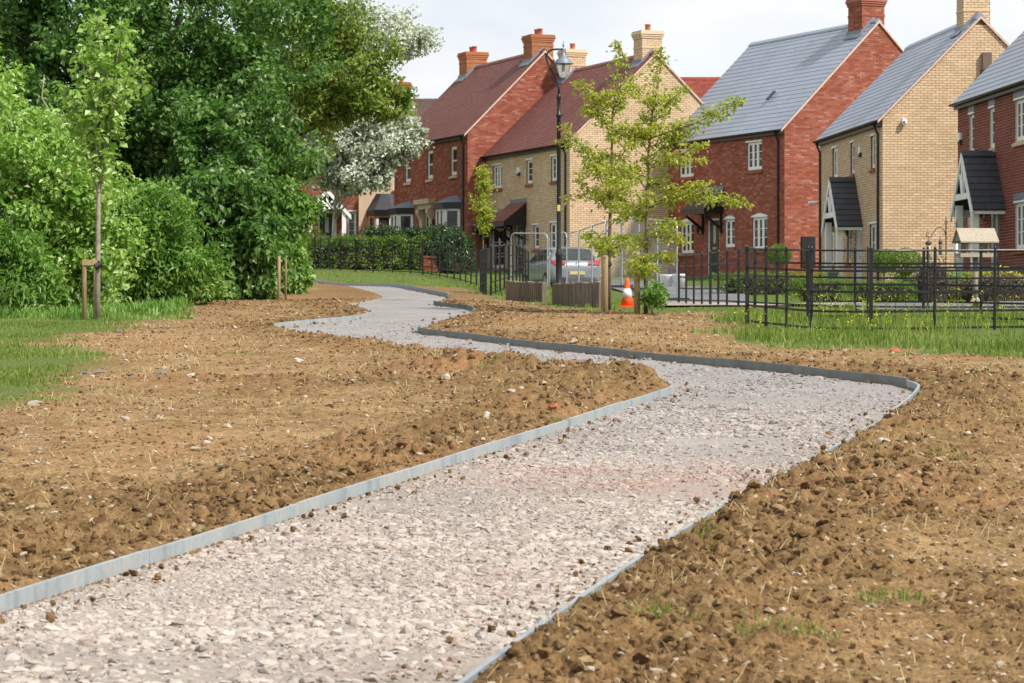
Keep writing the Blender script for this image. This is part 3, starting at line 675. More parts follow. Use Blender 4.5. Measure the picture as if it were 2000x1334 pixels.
def single_bricks(cells, fn, mat, parent, cache):
    """whole bricks as objects sharing one mesh"""
    for u0, u1, z0, z1 in cells:
        key = (round(u1 - u0, 3), mat)
        if key not in cache:
            w = u1 - u0; h = z1 - z0
            p0 = np.array(fn(0., 0., 0.)); eu = np.array(fn(1., 0., 0.)) - p0; eo = np.array(fn(0., 1., 0.)) - p0
            mb = MB(); q = []
            for zz in (0, h):
                for a, b in ((0, .007), (w, .007), (w, -.012), (0, -.012)): q.append(tuple(eu * a + eo * b + np.array([0, 0, zz])))
            mb.hexa(q); me = bpy.data.meshes.new('brick'); me.from_pydata(mb.v, [], mb.f); me.materials.append(MATS[mat]); cache[key] = me
        o = link(bpy.data.objects.new('brick', cache[key]), parent); o.location = tuple(np.array(fn(u0, 0., z0), float))

def window(par, x0, x1, z0, z1, cols, rows, face=0.0, arch=False, sill='sill_brick', sash=False, head=True, mat='white_paint'):
    """casement in a front wall (wall plane y = face, outside is -y); frame > panes, glazing bars, sill"""
    y = face + .045; fw = .085 if sash else .06; mb = MB()
    mb.box(x0, y, z0, x0 + fw, y + .06, z1); mb.box(x1 - fw, y, z0, x1, y + .06, z1)
    mb.box(x0 + fw, y, z0, x1 - fw, y + .06, z0 + fw * 1.3); mb.box(x0 + fw, y, z1 - fw, x1 - fw, y + .06, z1)
    cw = (x1 - x0 - 2 * fw) / cols
    for i in range(1, cols): mb.box(x0 + fw + i * cw - .04, y + .002, z0 + fw * 1.3, x0 + fw + i * cw + .04, y + .058, z1 - fw)
    if sash: mb.box(x0 + fw, y - .012, (z0 + z1) / 2 - .03, x1 - fw, y + .05, (z0 + z1) / 2 + .03)
    if head and not arch: mb.box(x0 - .03, face - .035, z1, x1 + .03, y + .06, z1 + .055)
    if arch:
        n = 8; pts = [(x0 - .04 + (x1 - x0 + .08) * i / n, face - .03, z1 + .03 + .10 * math.sin(math.pi * i / n)) for i in range(n + 1)]
        mb.prism([(x0 - .04, face - .03, z1)] + pts[::1] + [(x1 + .04, face - .03, z1)], (0, .11, 0))
    o = mb.build('window', mat, par)
    for i in range(cols):
        a = x0 + fw + i * cw + (.04 if i else 0) + .03; b = x0 + fw + (i + 1) * cw - (.04 if i < cols - 1 else 0) - .03
        sl = MB()
        for (p, q, r_, s) in ((a - .03, a, z0 + fw * 1.3, z1 - fw), (b, b + .03, z0 + fw * 1.3, z1 - fw)): sl.box(p, y + .006, r_, q, y + .05, s)
        sl.box(a, y + .006, z0 + fw * 1.3, b, y + .05, z0 + fw * 1.3 + .035); sl.box(a, y + .006, z1 - fw - .035, b, y + .05, z1 - fw)
        sl.build('casement', mat, o)
        za, zb = z0 + fw * 1.3 + .035, z1 - fw - .035
        MB().box(a, y + .03, za, b, y + .036, zb).build('pane', 'window_glass', o)
        for r_ in range(1, rows): zz = za + (zb - za) * r_ / rows; MB().box(a, y + .018, zz - .011, b, y + .034, zz + .011).build('glazing_bar', mat, o)
    if sill: MB().add([(x0 - .07, face - .07, z0 - .13), (x1 + .07, face - .07, z0 - .13), (x1 + .07, face + .04, z0 - .13), (x0 - .07, face + .04, z0 - .13),
                       (x0 - .07, face - .07, z0 - .06), (x1 + .07, face - .07, z0 - .06), (x1 + .07, face + .04, z0 - .002), (x0 - .07, face + .04, z0 - .002)],
                      [(0, 3, 2, 1), (4, 5, 6, 7), (0, 1, 5, 4), (1, 2, 6, 5), (2, 3, 7, 6), (3, 0, 4, 7)]).build('sill', sill, o)
    return o
def door(par, x0, x1, z0, z1, mat, face=0.0, lite=True):
    mb = MB(); y = face + .03; fw = .07
    mb.box(x0, y, z0, x0 + fw, y + .08, z1); mb.box(x1 - fw, y, z0, x1, y + .08, z1); mb.box(x0 + fw, y, z1 - fw, x1 - fw, y + .08, z1)
    mb.box(x0 - .02, face - .05, z0 - .08, x1 + .02, y + .08, z0)
    fr = mb.build('door_frame', 'white_paint', par)
    lf = MB().box(x0 + fw, y + .03, z0, x1 - fw, y + .07, z1 - fw)
    for zz in (z0 + .15, z0 + .85): lf.box(x0 + fw + .1, y + .022, zz, x1 - fw - .1, y + .032, zz + .5)
    lo = lf.build('door', mat, fr)
    w = x1 - x0
    if lite: MB().box(x0 + w * .38, y + .018, z0 + 1.2, x0 + w * .58, y + .028, z1 - .25).build('glazed_panel', 'clear_plastic', fr)
    MB().box(x0 + w * .3, y + .016, z0 + .98, x0 + w * .62, y + .028, z0 + 1.06).build('letterbox', 'alloy', fr)
    MB().tube([(x1 - fw - .08, y + .0, z0 + 1.05), (x1 - fw - .2, y + .0, z0 + 1.05)], .012, 6).build('handle', 'alloy', fr)
    return fr

def slate_rows(W_, length, gauge, sw):
    rows = int(math.ceil(length / gauge)); o = []
    for r_ in range(rows):
        st = -sw / 2 if r_ % 2 else 0
        n = int(math.ceil((W_ - st) / sw))
        for i in range(n):
            a = max(0, st + i * sw); b = min(W_, st + (i + 1) * sw)
            if b - a > .04: o.append((a, b, r_))
    return o
def roof_cover(par, x0, x1, ye, ze, yr, zr, gauge, sw, mat, single=None, nsingle=0, name='slate', prefer=None):
    """slates or tiles over the slope from eave (ye,ze) to ridge (yr,zr), laid along local x"""
    dy, dz = yr - ye, zr - ze; ln = math.hypot(dy, dz); ty, tz_ = dy / ln, dz / ln; ny, nz_ = (-tz_, ty) if ty > 0 else (tz_, -ty)
    cells = slate_rows(x1 - x0, ln, gauge, sw); lap = gauge * .35; th = .009 if gauge > .15 else .012
    lift0 = .019 if gauge > .15 else .018
    def corners(a, b, r_):
        s0 = r_ * gauge - .02; s1 = min(ln, s0 + gauge + lap)
        q = []
        for dn in (0, th):
            for (u, s, base) in ((a + .0025, s0, lift0), (b - .0025, s0, lift0), (b - .0025, s1, .006), (a + .0025, s1, .006)):
                d = base + dn; q.append((x0 + u, ye + ty * s + ny * d, ze + tz_ * s + nz_ * d))
        return q
    rest = list(cells); cache = {}
    if nsingle:
        full = [c for c in cells if abs(c[1] - c[0] - sw) < .001 and (c[2] + 1) * gauge + lap < ln]
        if prefer: full.sort(key=prefer)
        full = full[:nsingle]; fs = set(full); rest = [c for c in cells if c not in fs]
        for a, b, r_ in full:
            q = corners(a, b, r_); o0 = np.array(q[0])
            if 'm' not in cache:
                mb = MB().hexa([tuple(np.array(p) - o0) for p in q]); me = bpy.data.meshes.new(name); me.from_pydata(mb.v, [], mb.f); me.materials.append(MATS[single]); cache['m'] = me
            ob = link(bpy.data.objects.new(name, cache['m']), par); ob.location = tuple(o0)
    if rest:
        V = np.array([corners(*c) for c in rest]).reshape(-1, 3); n = len(rest)
        f = np.array([(4, 5, 6, 7), (0, 1, 5, 4), (1, 2, 6, 5), (3, 0, 4, 7)])
        o = mesh_np(name + '_courses', V, (f[None] + (np.arange(n) * 8)[:, None, None]).reshape(-1, 4), mat, par); o['kind'] = 'stuff'

def chimney(par, xc, yc, zr, h, w, q, pots, cap=True):
    z0 = zr - .9; z1 = zr + h; a = w / 2
    mb = MB().box(xc - a, yc - a, z0, xc + a, yc + a, z1 - .01)
    ch = mb.build('chimney', 'mortar_' + q, par)
    cells = brick_cells(w, z0, z1, [])
    hl = [c for c in cells]
    bricks_mesh('brickwork', hl, lambda u, o, z: (xc - a + u, yc - a - o, z), 'brick_' + q, ch)
    bricks_mesh('brickwork', hl, lambda u, o, z: (xc + a + o, yc - a + u, z), 'brick_' + q, ch)
    bricks_mesh('brickwork', hl, lambda u, o, z: (xc - a - o, yc + a - u, z), 'brick_' + q, ch)
    cb = MB()
    for i in range(3):
        e = .025 * (i + 1) + .008; cb.box(xc - a - e, yc - a - e, z1 - .30 + i * .075, xc + a + e, yc + a + e, z1 - .30 + (i + 1) * .075 - .008)
    cb.box(xc - a - .06, yc - a - .06, z1 - .078, xc + a + .06, yc + a + .06, z1 - .005)
    cb.box(xc - a - .02, yc - a - .02, zr + .18, xc + a + .02, yc + a + .02, zr + .25)
    cb.build('corbel', 'brick_' + q, ch)
    fl = MB(); s = a + .05
    for d in (-1, 1):       # stepped lead at the foot, following both slopes
        fl.prism([(xc + a + .012, yc, zr + .17), (xc + a + .012, yc + d * s, zr + .17 - s), (xc + a + .012, yc + d * s, zr - s - .02), (xc + a + .012, yc, zr)], (.012, 0, 0))
        fl.prism([(xc - a - .012, yc, zr + .17), (xc - a - .012, yc + d * s, zr + .17 - s), (xc - a - .012, yc + d * s, zr - s - .02), (xc - a - .012, yc, zr)], (-.012, 0, 0))
    fl.box(xc - a - .03, yc - s - .012, zr - s - .02, xc + a + .03, yc - s, zr - s + .2)
    fl.hexa([(xc - a - .03, yc - s - .17, zr - s - .10), (xc + a + .03, yc - s - .17, zr - s - .10), (xc + a + .03, yc - s, zr - s + .07), (xc - a - .03, yc - s, zr - s + .07),
             (xc - a - .03, yc - s - .17, zr - s - .06), (xc + a + .03, yc - s - .17, zr - s - .06), (xc + a + .03, yc - s, zr - s + .11), (xc - a - .03, yc - s, zr - s + .11)])
    fl.build('lead_flashing', 'lead', ch)
    for i in range(pots):
        px_ = xc + (i - (pots - 1) / 2) * .34
        MB().lathe([(.115, 0), (.10, .05), (.10, .22), (.118, .23), (.118, .27), (.08, .27), (.08, .1)], 14, (px_, yc, z1 - .006)).build('chimney_pot', 'terracotta', ch, True)
    return ch

def house(name, label, C, th, L, D, base, eh, rise, q, roofk, holes=(), chims=(), nb=0, brick_pref=None, nsl=0, oh=.16, pipes=(), fascia='black_paint', verge='verge_mortar', gable_bricks=True, front_bricks=True, q_front=None, gable_left=False, slate_pref=None):
    t = R(th); ex = (math.sin(t), -math.cos(t))
    root = empty(name, (C[0] - L * ex[0], C[1] - L * ex[1], base), t - math.pi / 2); tag(root, label, 'house', 'brick houses along the street')
    mw = 'mortar_' + q if q in BR else q
    zr = eh + rise; hf = D / 2
    # walls
    mb = MB(); xs = sorted({0, L, *[h[0] for h in holes], *[h[1] for h in holes]}); zs = sorted({-1.2, eh, *[h[2] for h in holes], *[h[3] for h in holes]})
    for a, b in zip(xs[:-1], xs[1:]):
        for c, d in zip(zs[:-1], zs[1:]):
            if not any(h[0] <= a and b <= h[1] and h[2] <= c and d <= h[3] for h in holes): mb.poly((a, 0, c), (b, 0, c), (b, 0, d), (a, 0, d))
    for h in holes:
        a, b, c, d = h[:4]; e = .11
        mb.poly((a, 0, c), (a, 0, d), (a, e, d), (a, e, c)); mb.poly((b, 0, c), (b, e, c), (b, e, d), (b, 0, d)); mb.poly((a, 0, d), (b, 0, d), (b, e, d), (a, e, d)); mb.poly((a, 0, c), (a, e, c), (b, e, c), (b, 0, c)); mb.poly((a, e, c), (b, e, c), (b, e, d), (a, e, d))
    mb.poly((L, 0, -1.2), (L, D, -1.2), (L, D, eh), (L, hf, zr), (L, 0, eh)); mb.poly((0, D, -1.2), (0, 0, -1.2), (0, 0, eh), (0, hf, zr), (0, D, eh)); mb.poly((L, D, -1.2), (0, D, -1.2), (0, D, eh), (L, D, eh))
    wall = mb.build('wall', mw, root)
    if q in BR:
        z0 = -.15; cache = {}
        ffn = lambda u, o, z: (u, -o + 0 * u, z + 0 * u); gfn = lambda u, o, z: (L + o + 0 * u, u, z + 0 * u)
        fc = brick_cells(L, z0, eh, holes) if front_bricks else []
        gc = brick_cells(D, z0, zr - .15, [], lambda z: max(0, (z - eh) / rise * hf) if z > eh else 0, lambda z: D - max(0, (z - eh) / rise * hf) if z > eh else D) if gable_bricks else []
        if nb:
            pool = [(c, 0) for c in fc if abs(c[1] - c[0] - .2135) < .001] + [(c, 1) for c in gc if abs(c[1] - c[0] - .2135) < .001]
            pool.sort(key=brick_pref); pool = pool[:nb]; s0 = {c for c, f in pool if f == 0}; s1 = {c for c, f in pool if f == 1}
            fc = [c for c in fc if c not in s0]; gc = [c for c in gc if c not in s1]
            single_bricks(sorted(s0), ffn, 'brickone_' + q, wall, cache); single_bricks(sorted(s1), gfn, 'brickone_' + q, wall, {})
        bricks_mesh('brickwork', fc, ffn, 'brick_' + q, wall); bricks_mesh('brickwork', gc, gfn, 'brick_' + q, wall)
        if gable_left: bricks_mesh('brickwork', brick_cells(D, z0, zr - .15, [], lambda z: max(0, (z - eh) / rise * hf) if z > eh else 0, lambda z: D - max(0, (z - eh) / rise * hf) if z > eh else D), lambda u, o, z: (-o + 0 * u, u, z), 'brick_' + q, wall)
    # roof
    sl = rise / hf; vo = .05; ye, ze = -oh, eh - oh * sl + .06; zr2 = zr + .06
    rb = MB()
    rb.hexa([(-vo, ye, ze - .02), (L + vo, ye, ze - .02), (L + vo, hf, zr2 - .02), (-vo, hf, zr2 - .02), (-vo, ye, ze), (L + vo, ye, ze), (L + vo, hf, zr2), (-vo, hf, zr2)])
    rb.hexa([(L + vo, D + oh, ze - .02), (-vo, D + oh, ze - .02), (-vo, hf, zr2 - .021), (L + vo, hf, zr2 - .021), (L + vo, D + oh, ze), (-vo, D + oh, ze), (-vo, hf, zr2 - .001), (L + vo, hf, zr2 - .001)])
    rk = {'slate': ('slate', .24, .333), 'tile': ('tile_red', .105, .17), 'bright': ('tile_bright', .125, .25), 'brown': ('tile_brown', .12, .25)}[roofk]
    roof = rb.build('roof', rk[0], root)
    roof_cover(roof, -vo, L + vo, ye, ze, hf, zr2, rk[1], rk[2], rk[0], 'slateone', nsl if roofk == 'slate' else 0, 'slate' if roofk == 'slate' else 'tile', slate_pref)
    rd = MB(); n = int(L / .45)
    for i in range(n):
        a = -vo + (L + 2 * vo) * i / n; b = -vo + (L + 2 * vo) * (i + 1) / n - .012
        rd.prism([(a, hf - .15, zr2 - .10), (a, hf - .12, zr2 - .03), (a, hf, zr2 + .075), (a, hf + .12, zr2 - .03), (a, hf + .15, zr2 - .10)], (b - a, 0, 0))
    rd.build('ridge_tiles', rk[0], roof)
    for xa, xb in ((L + .012, L + vo + .02), (-vo - .02, -.012)):
        vg = MB(); vg.hexa([(xa, ye, ze - .09), (xb, ye, ze - .09), (xb, hf, zr2 - .09), (xa, hf, zr2 - .09), (xa, ye, ze - .003), (xb, ye, ze - .003), (xb, hf, zr2 - .003), (xa, hf, zr2 - .003)])
        vg.hexa([(xb, D + oh, ze - .09), (xa, D + oh, ze - .09), (xa, hf, zr2 - .0905), (xb, hf, zr2 - .0905), (xb, D + oh, ze - .003), (xa, D + oh, ze - .003), (xa, hf, zr2 - .0035), (xb, hf, zr2 - .0035)])
        vg.build('verge', verge, roof)
    MB().box(.01, ye + .03, ze - .16, L - .01, -.012, ze - .03).build('fascia', fascia, roof)
    g = MB(); n = 7
    pr = [(0, ye - .055 + .055 * math.cos(math.pi * (1 + i / n)), ze - .01 + .055 * math.sin(math.pi * (1 + i / n))) for i in range(n + 1)]
    g.prism([(-.02, p[1], p[2]) for p in pr], (L + .04, 0, 0)); g.build('gutter', 'black_paint', roof)
    for px_ in pipes:
        MB().tube([(px_, ye - .03, ze - .05), (px_, ye + .02, ze - .18), (px_, -.05, ze - .38), (px_, -.05, -.1)], .036, 8).build('downpipe', 'black_paint', root)
    for c in chims: chimney(roof, c[0], hf, zr2, c[1], c[2], c[3], c[4])
    root['dims'] = [L, D, eh, zr]
    return root, wall, roof
def porch(par, xc, hw, ze, zr, proj, post=True, sl='porch_slate', face=0.0):
    """open gabled canopy standing out from a front wall, ridge at right angles to it"""
    o = empty('porch'); o.parent = par
    mb = MB(); ln = math.hypot(hw, zr - ze)
    for s in (-1, 1):
        e = (xc + s * (hw + .08), ze - .08 * (zr - ze) / hw)
        mb.hexa([(e[0], -proj, e[1]), (xc, -proj, zr), (xc, -.004, zr), (e[0], -.004, e[1]), (e[0], -proj, e[1] + .05), (xc, -proj, zr + .05), (xc, -.004, zr + .05), (e[0], -.004, e[1] + .05)])
    rf = mb.build('porch_roof', 'porch_slate', o)
    # slates on both slopes
    for s in (-1, 1):
        ex_ = xc + s * (hw + .10); ez = ze - .10 * (zr - ze) / hw + .05; tx, tz_ = (xc - ex_), (zr + .05 - ez); l_ = math.hypot(tx, tz_); tx /= l_; tz_ /= l_; nx, nz_ = (-tz_, tx) if tx < 0 else (-tz_, tx)
        if nz_ < 0: nx, nz_ = -nx, -nz_
        for (a, b, r_) in slate_rows(proj + .03, l_, .215, .36):
            s0 = r_ * .215; s1 = min(l_, s0 + .28); qd = []
            for dn in (0, .01):
                for (u, ss, bs) in ((a + .003, s0, .024), (b - .003, s0, .024), (b - .003, s1, .004), (a + .003, s1, .004)):
                    d = bs + dn; qd.append((ex_ + tx * ss + nx * d, -proj - .02 + u, ez + tz_ * ss + nz_ * d))
            MB().hexa(qd).build('slate', 'porch_slate', rf)
    MB().prism([(xc - .12, -proj - .03, zr - .02), (xc, -proj - .03, zr + .13), (xc + .12, -proj - .03, zr - .02)], (0, proj + .02, 0)).build('ridge_tiles', 'porch_slate', rf)
    # barge boards, tie beam and brace on the front
    bb = MB(); k_ = (zr - ze) / hw
    for s in (-1, 1):
        bb.hexa([(xc + s * (hw + .12), -proj - .055, ze - .12 * k_ - .16), (xc, -proj - .055, zr - .16), (xc, -proj - .01, zr - .16), (xc + s * (hw + .12), -proj - .01, ze - .12 * k_ - .16),
                 (xc + s * (hw + .12), -proj - .055, ze - .12 * k_ + .04), (xc, -proj - .055, zr + .05), (xc, -proj - .01, zr + .05), (xc + s * (hw + .12), -proj - .01, ze - .12 * k_ + .04)])
    bb.build('barge_board', 'white_paint', o)
    br = MB().box(xc - hw * .72, -proj - .04, ze + (zr - ze) * .16, xc + hw * .72, -proj + .06, ze + (zr - ze) * .16 + .16)
    br.box(xc - .05, -proj - .03, ze + (zr - ze) * .16 + .16, xc + .05, -proj + .05, zr - .1)
    for s in (-1, 1): br.tube([(xc + s * .05, -proj + .01, ze + (zr - ze) * .22 + .1), (xc + s * hw * .2, -proj + .01, zr - .55), (xc + s * hw * .26, -proj + .01, zr - .5)], .05, 6)
    br.build('brace', 'white_paint', o)
    MB().box(xc + hw - .02, -proj, ze - .19, xc + hw + .05, -.006, ze - .005).build('fascia', 'white_paint', o)
    MB().box(xc - hw - .05, -proj, ze - .19, xc - hw + .02, -.006, ze - .005).build('fascia', 'white_paint', o)
    if post:
        for s in (-1, 1): MB().box(xc + s * (hw - .18) - .09, -proj + .02, -.1, xc + s * (hw - .18) + .09, -proj + .2, ze + .1).build('post', 'white_paint', o)
    return o
def canopy(par, x0, x1, zt, ze, proj, tile, bell=.12):
    """lean-to hood on brackets with closed dark cheeks"""
    o = empty('door_canopy'); o.parent = par
    prof = []
    for i in range(7):
        t = i / 6; yv = -proj * t; zz = zt + (ze - zt) * (t - bell * math.sin(math.pi * t) * -1)
        prof.append((yv, zz))
    mb = MB()
    for (a, b), (c, d) in zip(prof[:-1], prof[1:]):
        mb.hexa([(x0 - .06, c, d), (x1 + .06, c, d), (x1 + .06, a, b), (x0 - .06, a, b), (x0 - .06, c - .004, d + .045), (x1 + .06, c - .004, d + .045), (x1 + .06, a - .004, b + .045), (x0 - .06, a - .004, b + .045)])
    rf = mb.build('canopy_roof', tile, o)
    ln = math.hypot(proj, zt - ze)
    for xx in (x0, x1 - .03):
        MB().prism([(xx, -.005, ze - .14)] + [(xx, -proj + .03, ze - .14)] + [(xx, p[0] + (.03 if p[0] < -proj + .01 else 0), p[1] - .004) for p in prof[::-1]], (.03, 0, 0)).build('cheek', 'black_paint', o)
    MB().box(x0 - .04, -proj - .01, ze - .17, x1 + .04, -proj + .028, ze - .01).build('fascia', 'black_paint', o)
    MB().box(x0, -.035, zt - .01, x1, -.004, zt + .17).build('lead_flashing', 'lead', o)
    for xx in (x0 + .12, x1 - .16):
        b = MB().box(xx, -.09, ze - .85, xx + .07, -.008, ze - .14); b.hexa([(xx, -.085, ze - .72), (xx + .07, -.085, ze - .72), (xx + .07, -.085, ze - .60), (xx, -.085, ze - .60), (xx, -proj + .1, ze - .25), (xx + .07, -proj + .1, ze - .25), (xx + .07, -proj + .1, ze - .15), (xx, -proj + .1, ze - .15)])
        b.build('bracket', 'black_paint', o)
    return o
def wall_lamp(par, x, z, y=-.004):
    o = MB().tube([(x, y, z), (x, y - .14, z + .02), (x, y - .16, z + .07)], .014, 6).lathe([(.02, 0), (.05, .03), (.06, .16), (.075, .17), (.02, .25), (.006, .3)], 8, (x, y - .16, z + .07)).build('wall_lantern', 'black_paint', par)
def alarm(par, x, z):
    o = MB().prism([(x - .11, -.009, z - .16), (x + .11, -.009, z - .16), (x + .11, -.009, z + .15), (x - .11, -.009, z + .15)], (0, -.07, 0)).build('alarm_box', 'white_paint', par)
    MB().prism([(x - .111, -.01, z - .17), (x + .111, -.01, z - .17), (x + .111, -.01, z - .04), (x - .111, -.01, z - .10)], (0, -.072, 0)).build('strobe', 'dark_plastic', o)
def bay(par, x0, x1, z0, z1, proj, roofmat='black_paint', pitched=False):
    """splayed bay window: panels of white frame and glass, with a dark roof"""
    o = empty('bay_window'); o.parent = par; sp = .35
    P = [(x0, -.004), (x0 + sp, -proj), (x1 - sp, -proj), (x1, -.004)]
    for (a, b), (c, d) in zip(P[:-1], P[1:]):
        l_ = math.hypot(c - a, d - b); ux, uy = (c - a) / l_, (d - b) / l_; nx, ny = uy, -ux
        f = MB()
        def bx(s0, s1, za, zb, o0, o1):
            q = []
            for zz in (za, zb):
                for s, w in ((s0, o1), (s1, o1), (s1, o0), (s0, o0)): q.append((a + ux * s + nx * w, b + uy * s + ny * w, zz))
            return q
        n = 2 if l_ > .8 else 1
        f.hexa(bx(0, .11, z0, z1, 0, .06)); f.hexa(bx(l_ - .11, l_, z0, z1, 0, .06)); f.hexa(bx(.08, l_ - .08, z0, z0 + .09, 0, .06)); f.hexa(bx(.08, l_ - .08, z1 - .08, z1, 0, .06))
        if n == 2: f.hexa(bx(l_ / 2 - .1, l_ / 2 + .1, z0 + .09, z1 - .08, 0, .055))
        zm = z0 + (z1 - z0) * .52; f.hexa(bx(.08, l_ - .08, zm - .03, zm + .03, .012, .05))
        w = f.build('window', 'white_paint', o)
        MB().hexa(bx(.06, l_ - .06, z0 + .05, z1 - .05, .014, .022)).build('pane', 'window_glass', w)
    MB().prism([(x0, -.004, -1), (x0 + sp, -proj + .01, -1), (x1 - sp, -proj + .01, -1), (x1, -.004, -1)], (0, 0, z0 + .98)).build('bay_base', 'mortar_red', o)
    e = .14; Q = [(x0 - e, -.004), (x0 + sp - e * .4, -proj - e), (x1 - sp + e * .4, -proj - e), (x1 + e, -.004)]
    MB().prism([(x, y, z1) for x, y in Q], (0, 0, .26)).build('fascia', 'black_paint', o)
    zt = z1 + .26; top = [(x0 + .3, -.004), (x0 + .55, -.06), (x1 - .55, -.06), (x1 - .3, -.004)]; hgt = .75 if pitched else .28
    r_ = MB()
    for i in range(3): r_.poly((Q[i][0], Q[i][1], zt), (Q[i + 1][0], Q[i + 1][1], zt), (top[i + 1][0], top[i + 1][1], zt + hgt), (top[i][0], top[i][1], zt + hgt))
    r_.poly(*[(x, y, zt + hgt) for x, y in top]); r_.build('bay_roof', 'porch_slate' if pitched else 'lead', o)
    return o

# dark red slate-roofed house on the right
def hole(*w): return [(a, b, c, d) for a, b, c, d in w]
t1 = R(4.7); L1 = 9.4; c1 = (12.26 + L1 * math.sin(t1), 76 - L1 * math.cos(t1))
W1u = [(1.25, 1.80, 3.58, 4.62), (3.41, 3.96, 3.58, 4.62), (5.94, 7.14, 3.58, 4.62), (8.0, 8.6, 3.58, 4.62)]; W1l = [(1.0, 2.0, .95, 2.1), (5.95, 7.15, .85, 2.02)]; D1 = (3.52, 4.44, .12, 2.1)
h1, w1, r1 = house('brick_house', 'dark red brick house with slate roof and pitched white porch beside the bird table', c1, 4.7, L1, 6.6, 2.68, 5.1, 3.3, 'dark', 'slate', W1u + W1l + [D1], nb=300, brick_pref=lambda c: (c[1], abs(c[0][0] - 4.4) + abs(c[0][2] - 2.9) * .5), nsl=300, slate_pref=lambda c: c[0] + c[2] * .01)
for i, w in enumerate(W1u): window(h1, *w, 1 if i != 2 else 3, 3, sill='stone_trim')
for w in W1l: window(h1, *w, 3, 3)
for a, b, z in ((1.2, 1.85, 4.69), (3.36, 4.01, 4.69), (5.85, 7.24, 4.69), (5.85, 7.24, 2.10)): MB().box(a, -.02, z, b, -.002, z + .16).build('lintel', 'lead', h1)
door(h1, *D1, 'grey_door'); porch(h1, 3.98, 1.02, 1.98, 3.36, .86); alarm(h1, .38, 4.05); wall_lamp(h1, 3.15, 1.7)

# tan house with slate roof
W2u = [(1.95, 2.78, 3.72, 4.68), (4.72, 5.25, 3.72, 4.68), (7.62, 8.16, 3.72, 4.68)]; W2l = [(1.4, 2.2, .98, 2.03), (4.22, 4.72, .98, 2.03), (7.46, 8.48, .95, 2.06)]; D2 = (5.42, 6.34, .1, 2.08)
h2, w2, r2 = house('brick_house', 'tan brick house with slate roof and pitched white porch beside the black feeder pole', (10.86, 81), 5, 9.2, 5.85, 2.58, 5.15, 2.93, 'tan', 'slate', W2u + W2l + [D2], [(8.35, .95, .80, 'tan', 1)], nb=300, brick_pref=lambda c: (-c[1], abs(c[0][0] - 1.1) * .6 + abs(c[0][2] - 3.4)), nsl=300, pipes=(8.75, .15), slate_pref=lambda c: -c[0] + c[2] * .05)
for i, w in enumerate(W2u): window(h2, *w, 2 if i == 0 else 1, 2)
for w in W2l: window(h2, *w, 2 if w[1] - w[0] > .6 else 1, 2)
door(h2, *D2, 'pale_door'); porch(h2, 5.4, 1.02, 2.12, 3.46, .78); alarm(h2, 6.25, 4.32); wall_lamp(h2, 4.95, 1.75)
MB().box(9.2 + .008, 2.95, 6.55, 9.2 + .16, 3.22, 7.05).build('nest_box', 'brown_vent', h2); MB().box(9.2 + .01, 2.92, 6.42, 9.2 + .19, 3.25, 6.55).build('nest_box', 'dark_plastic', h2)
ca = MB().lathe([(.03, .02), (.08, 0), (.085, -.08), (.06, -.14), (.01, -.155)], 12, (9.2 + .11, .62, 5.05)).tube([(9.2, .62, 5.08), (9.2 + .11, .62, 5.05)], .045, 8).build('security_camera', 'white_paint', h2, True)
MB().tube([(9.2 + .19, .60, 4.99), (9.2 + .205, .595, 4.985)], .03, 8).build('lens', 'dark_plastic', ca)
MB().tube([(.12, -.02, 3.08), (.0, -.16, 3.05), (.02, -.40, 3.03)], [.035, .05, .06], 8).build('security_camera', 'white_paint', h2, True)

# red house with slate roof
W3u = [(1.27, 2.38, 3.81, 4.79), (6.36, 7.44, 3.81, 4.79)]; W3l = [(1.37, 2.40, .99, 2.13), (4.75, 5.48, 1.13, 2.13), (6.74, 7.82, .99, 2.13)]; D3 = (3.46, 4.36, .10, 2.20)
h3, w3, r3 = house('brick_house', 'bright red brick house with slate roof and black bell-shaped door canopy', (9.42, 95.6), 24.5, 9, 7.6, 3.31, 5.2, 3.78, 'red', 'slate', W3u + W3l + [D3], [(8.2, .85, .92, 'red', 2)], nb=300, brick_pref=lambda c: (-c[1], abs(c[0][0] - .6) + abs(c[0][2] - 3.2)), nsl=300, pipes=(8.62,), slate_pref=lambda c: abs(c[0] - 5) + abs(c[2] - 10) * .2)
for w in W3u: window(h3, *w, 3, 3)
for w in W3l: window(h3, *w, 3 if w[1] - w[0] > .9 else 2, 3, arch=True)
door(h3, *D3, 'dark_door'); canopy(h3, 3.0, 4.66, 3.18, 2.50, .82, 'porch_slate'); wall_lamp(h3, 3.0, 1.62)
MB().box(9 + .008, .66, .35, 9 + .06, 1.2, 1.40).build('meter_box', 'black_paint', h3)
vt = MB().hexa([(6.05, .98, 6.36), (6.20, .98, 6.36), (6.20, 1.28, 6.66), (6.05, 1.28, 6.66), (6.05, .94, 6.40), (6.20, .94, 6.40), (6.20, 1.24, 6.70), (6.05, 1.24, 6.70)]).build('roof_vent', 'dark_plastic', r3)

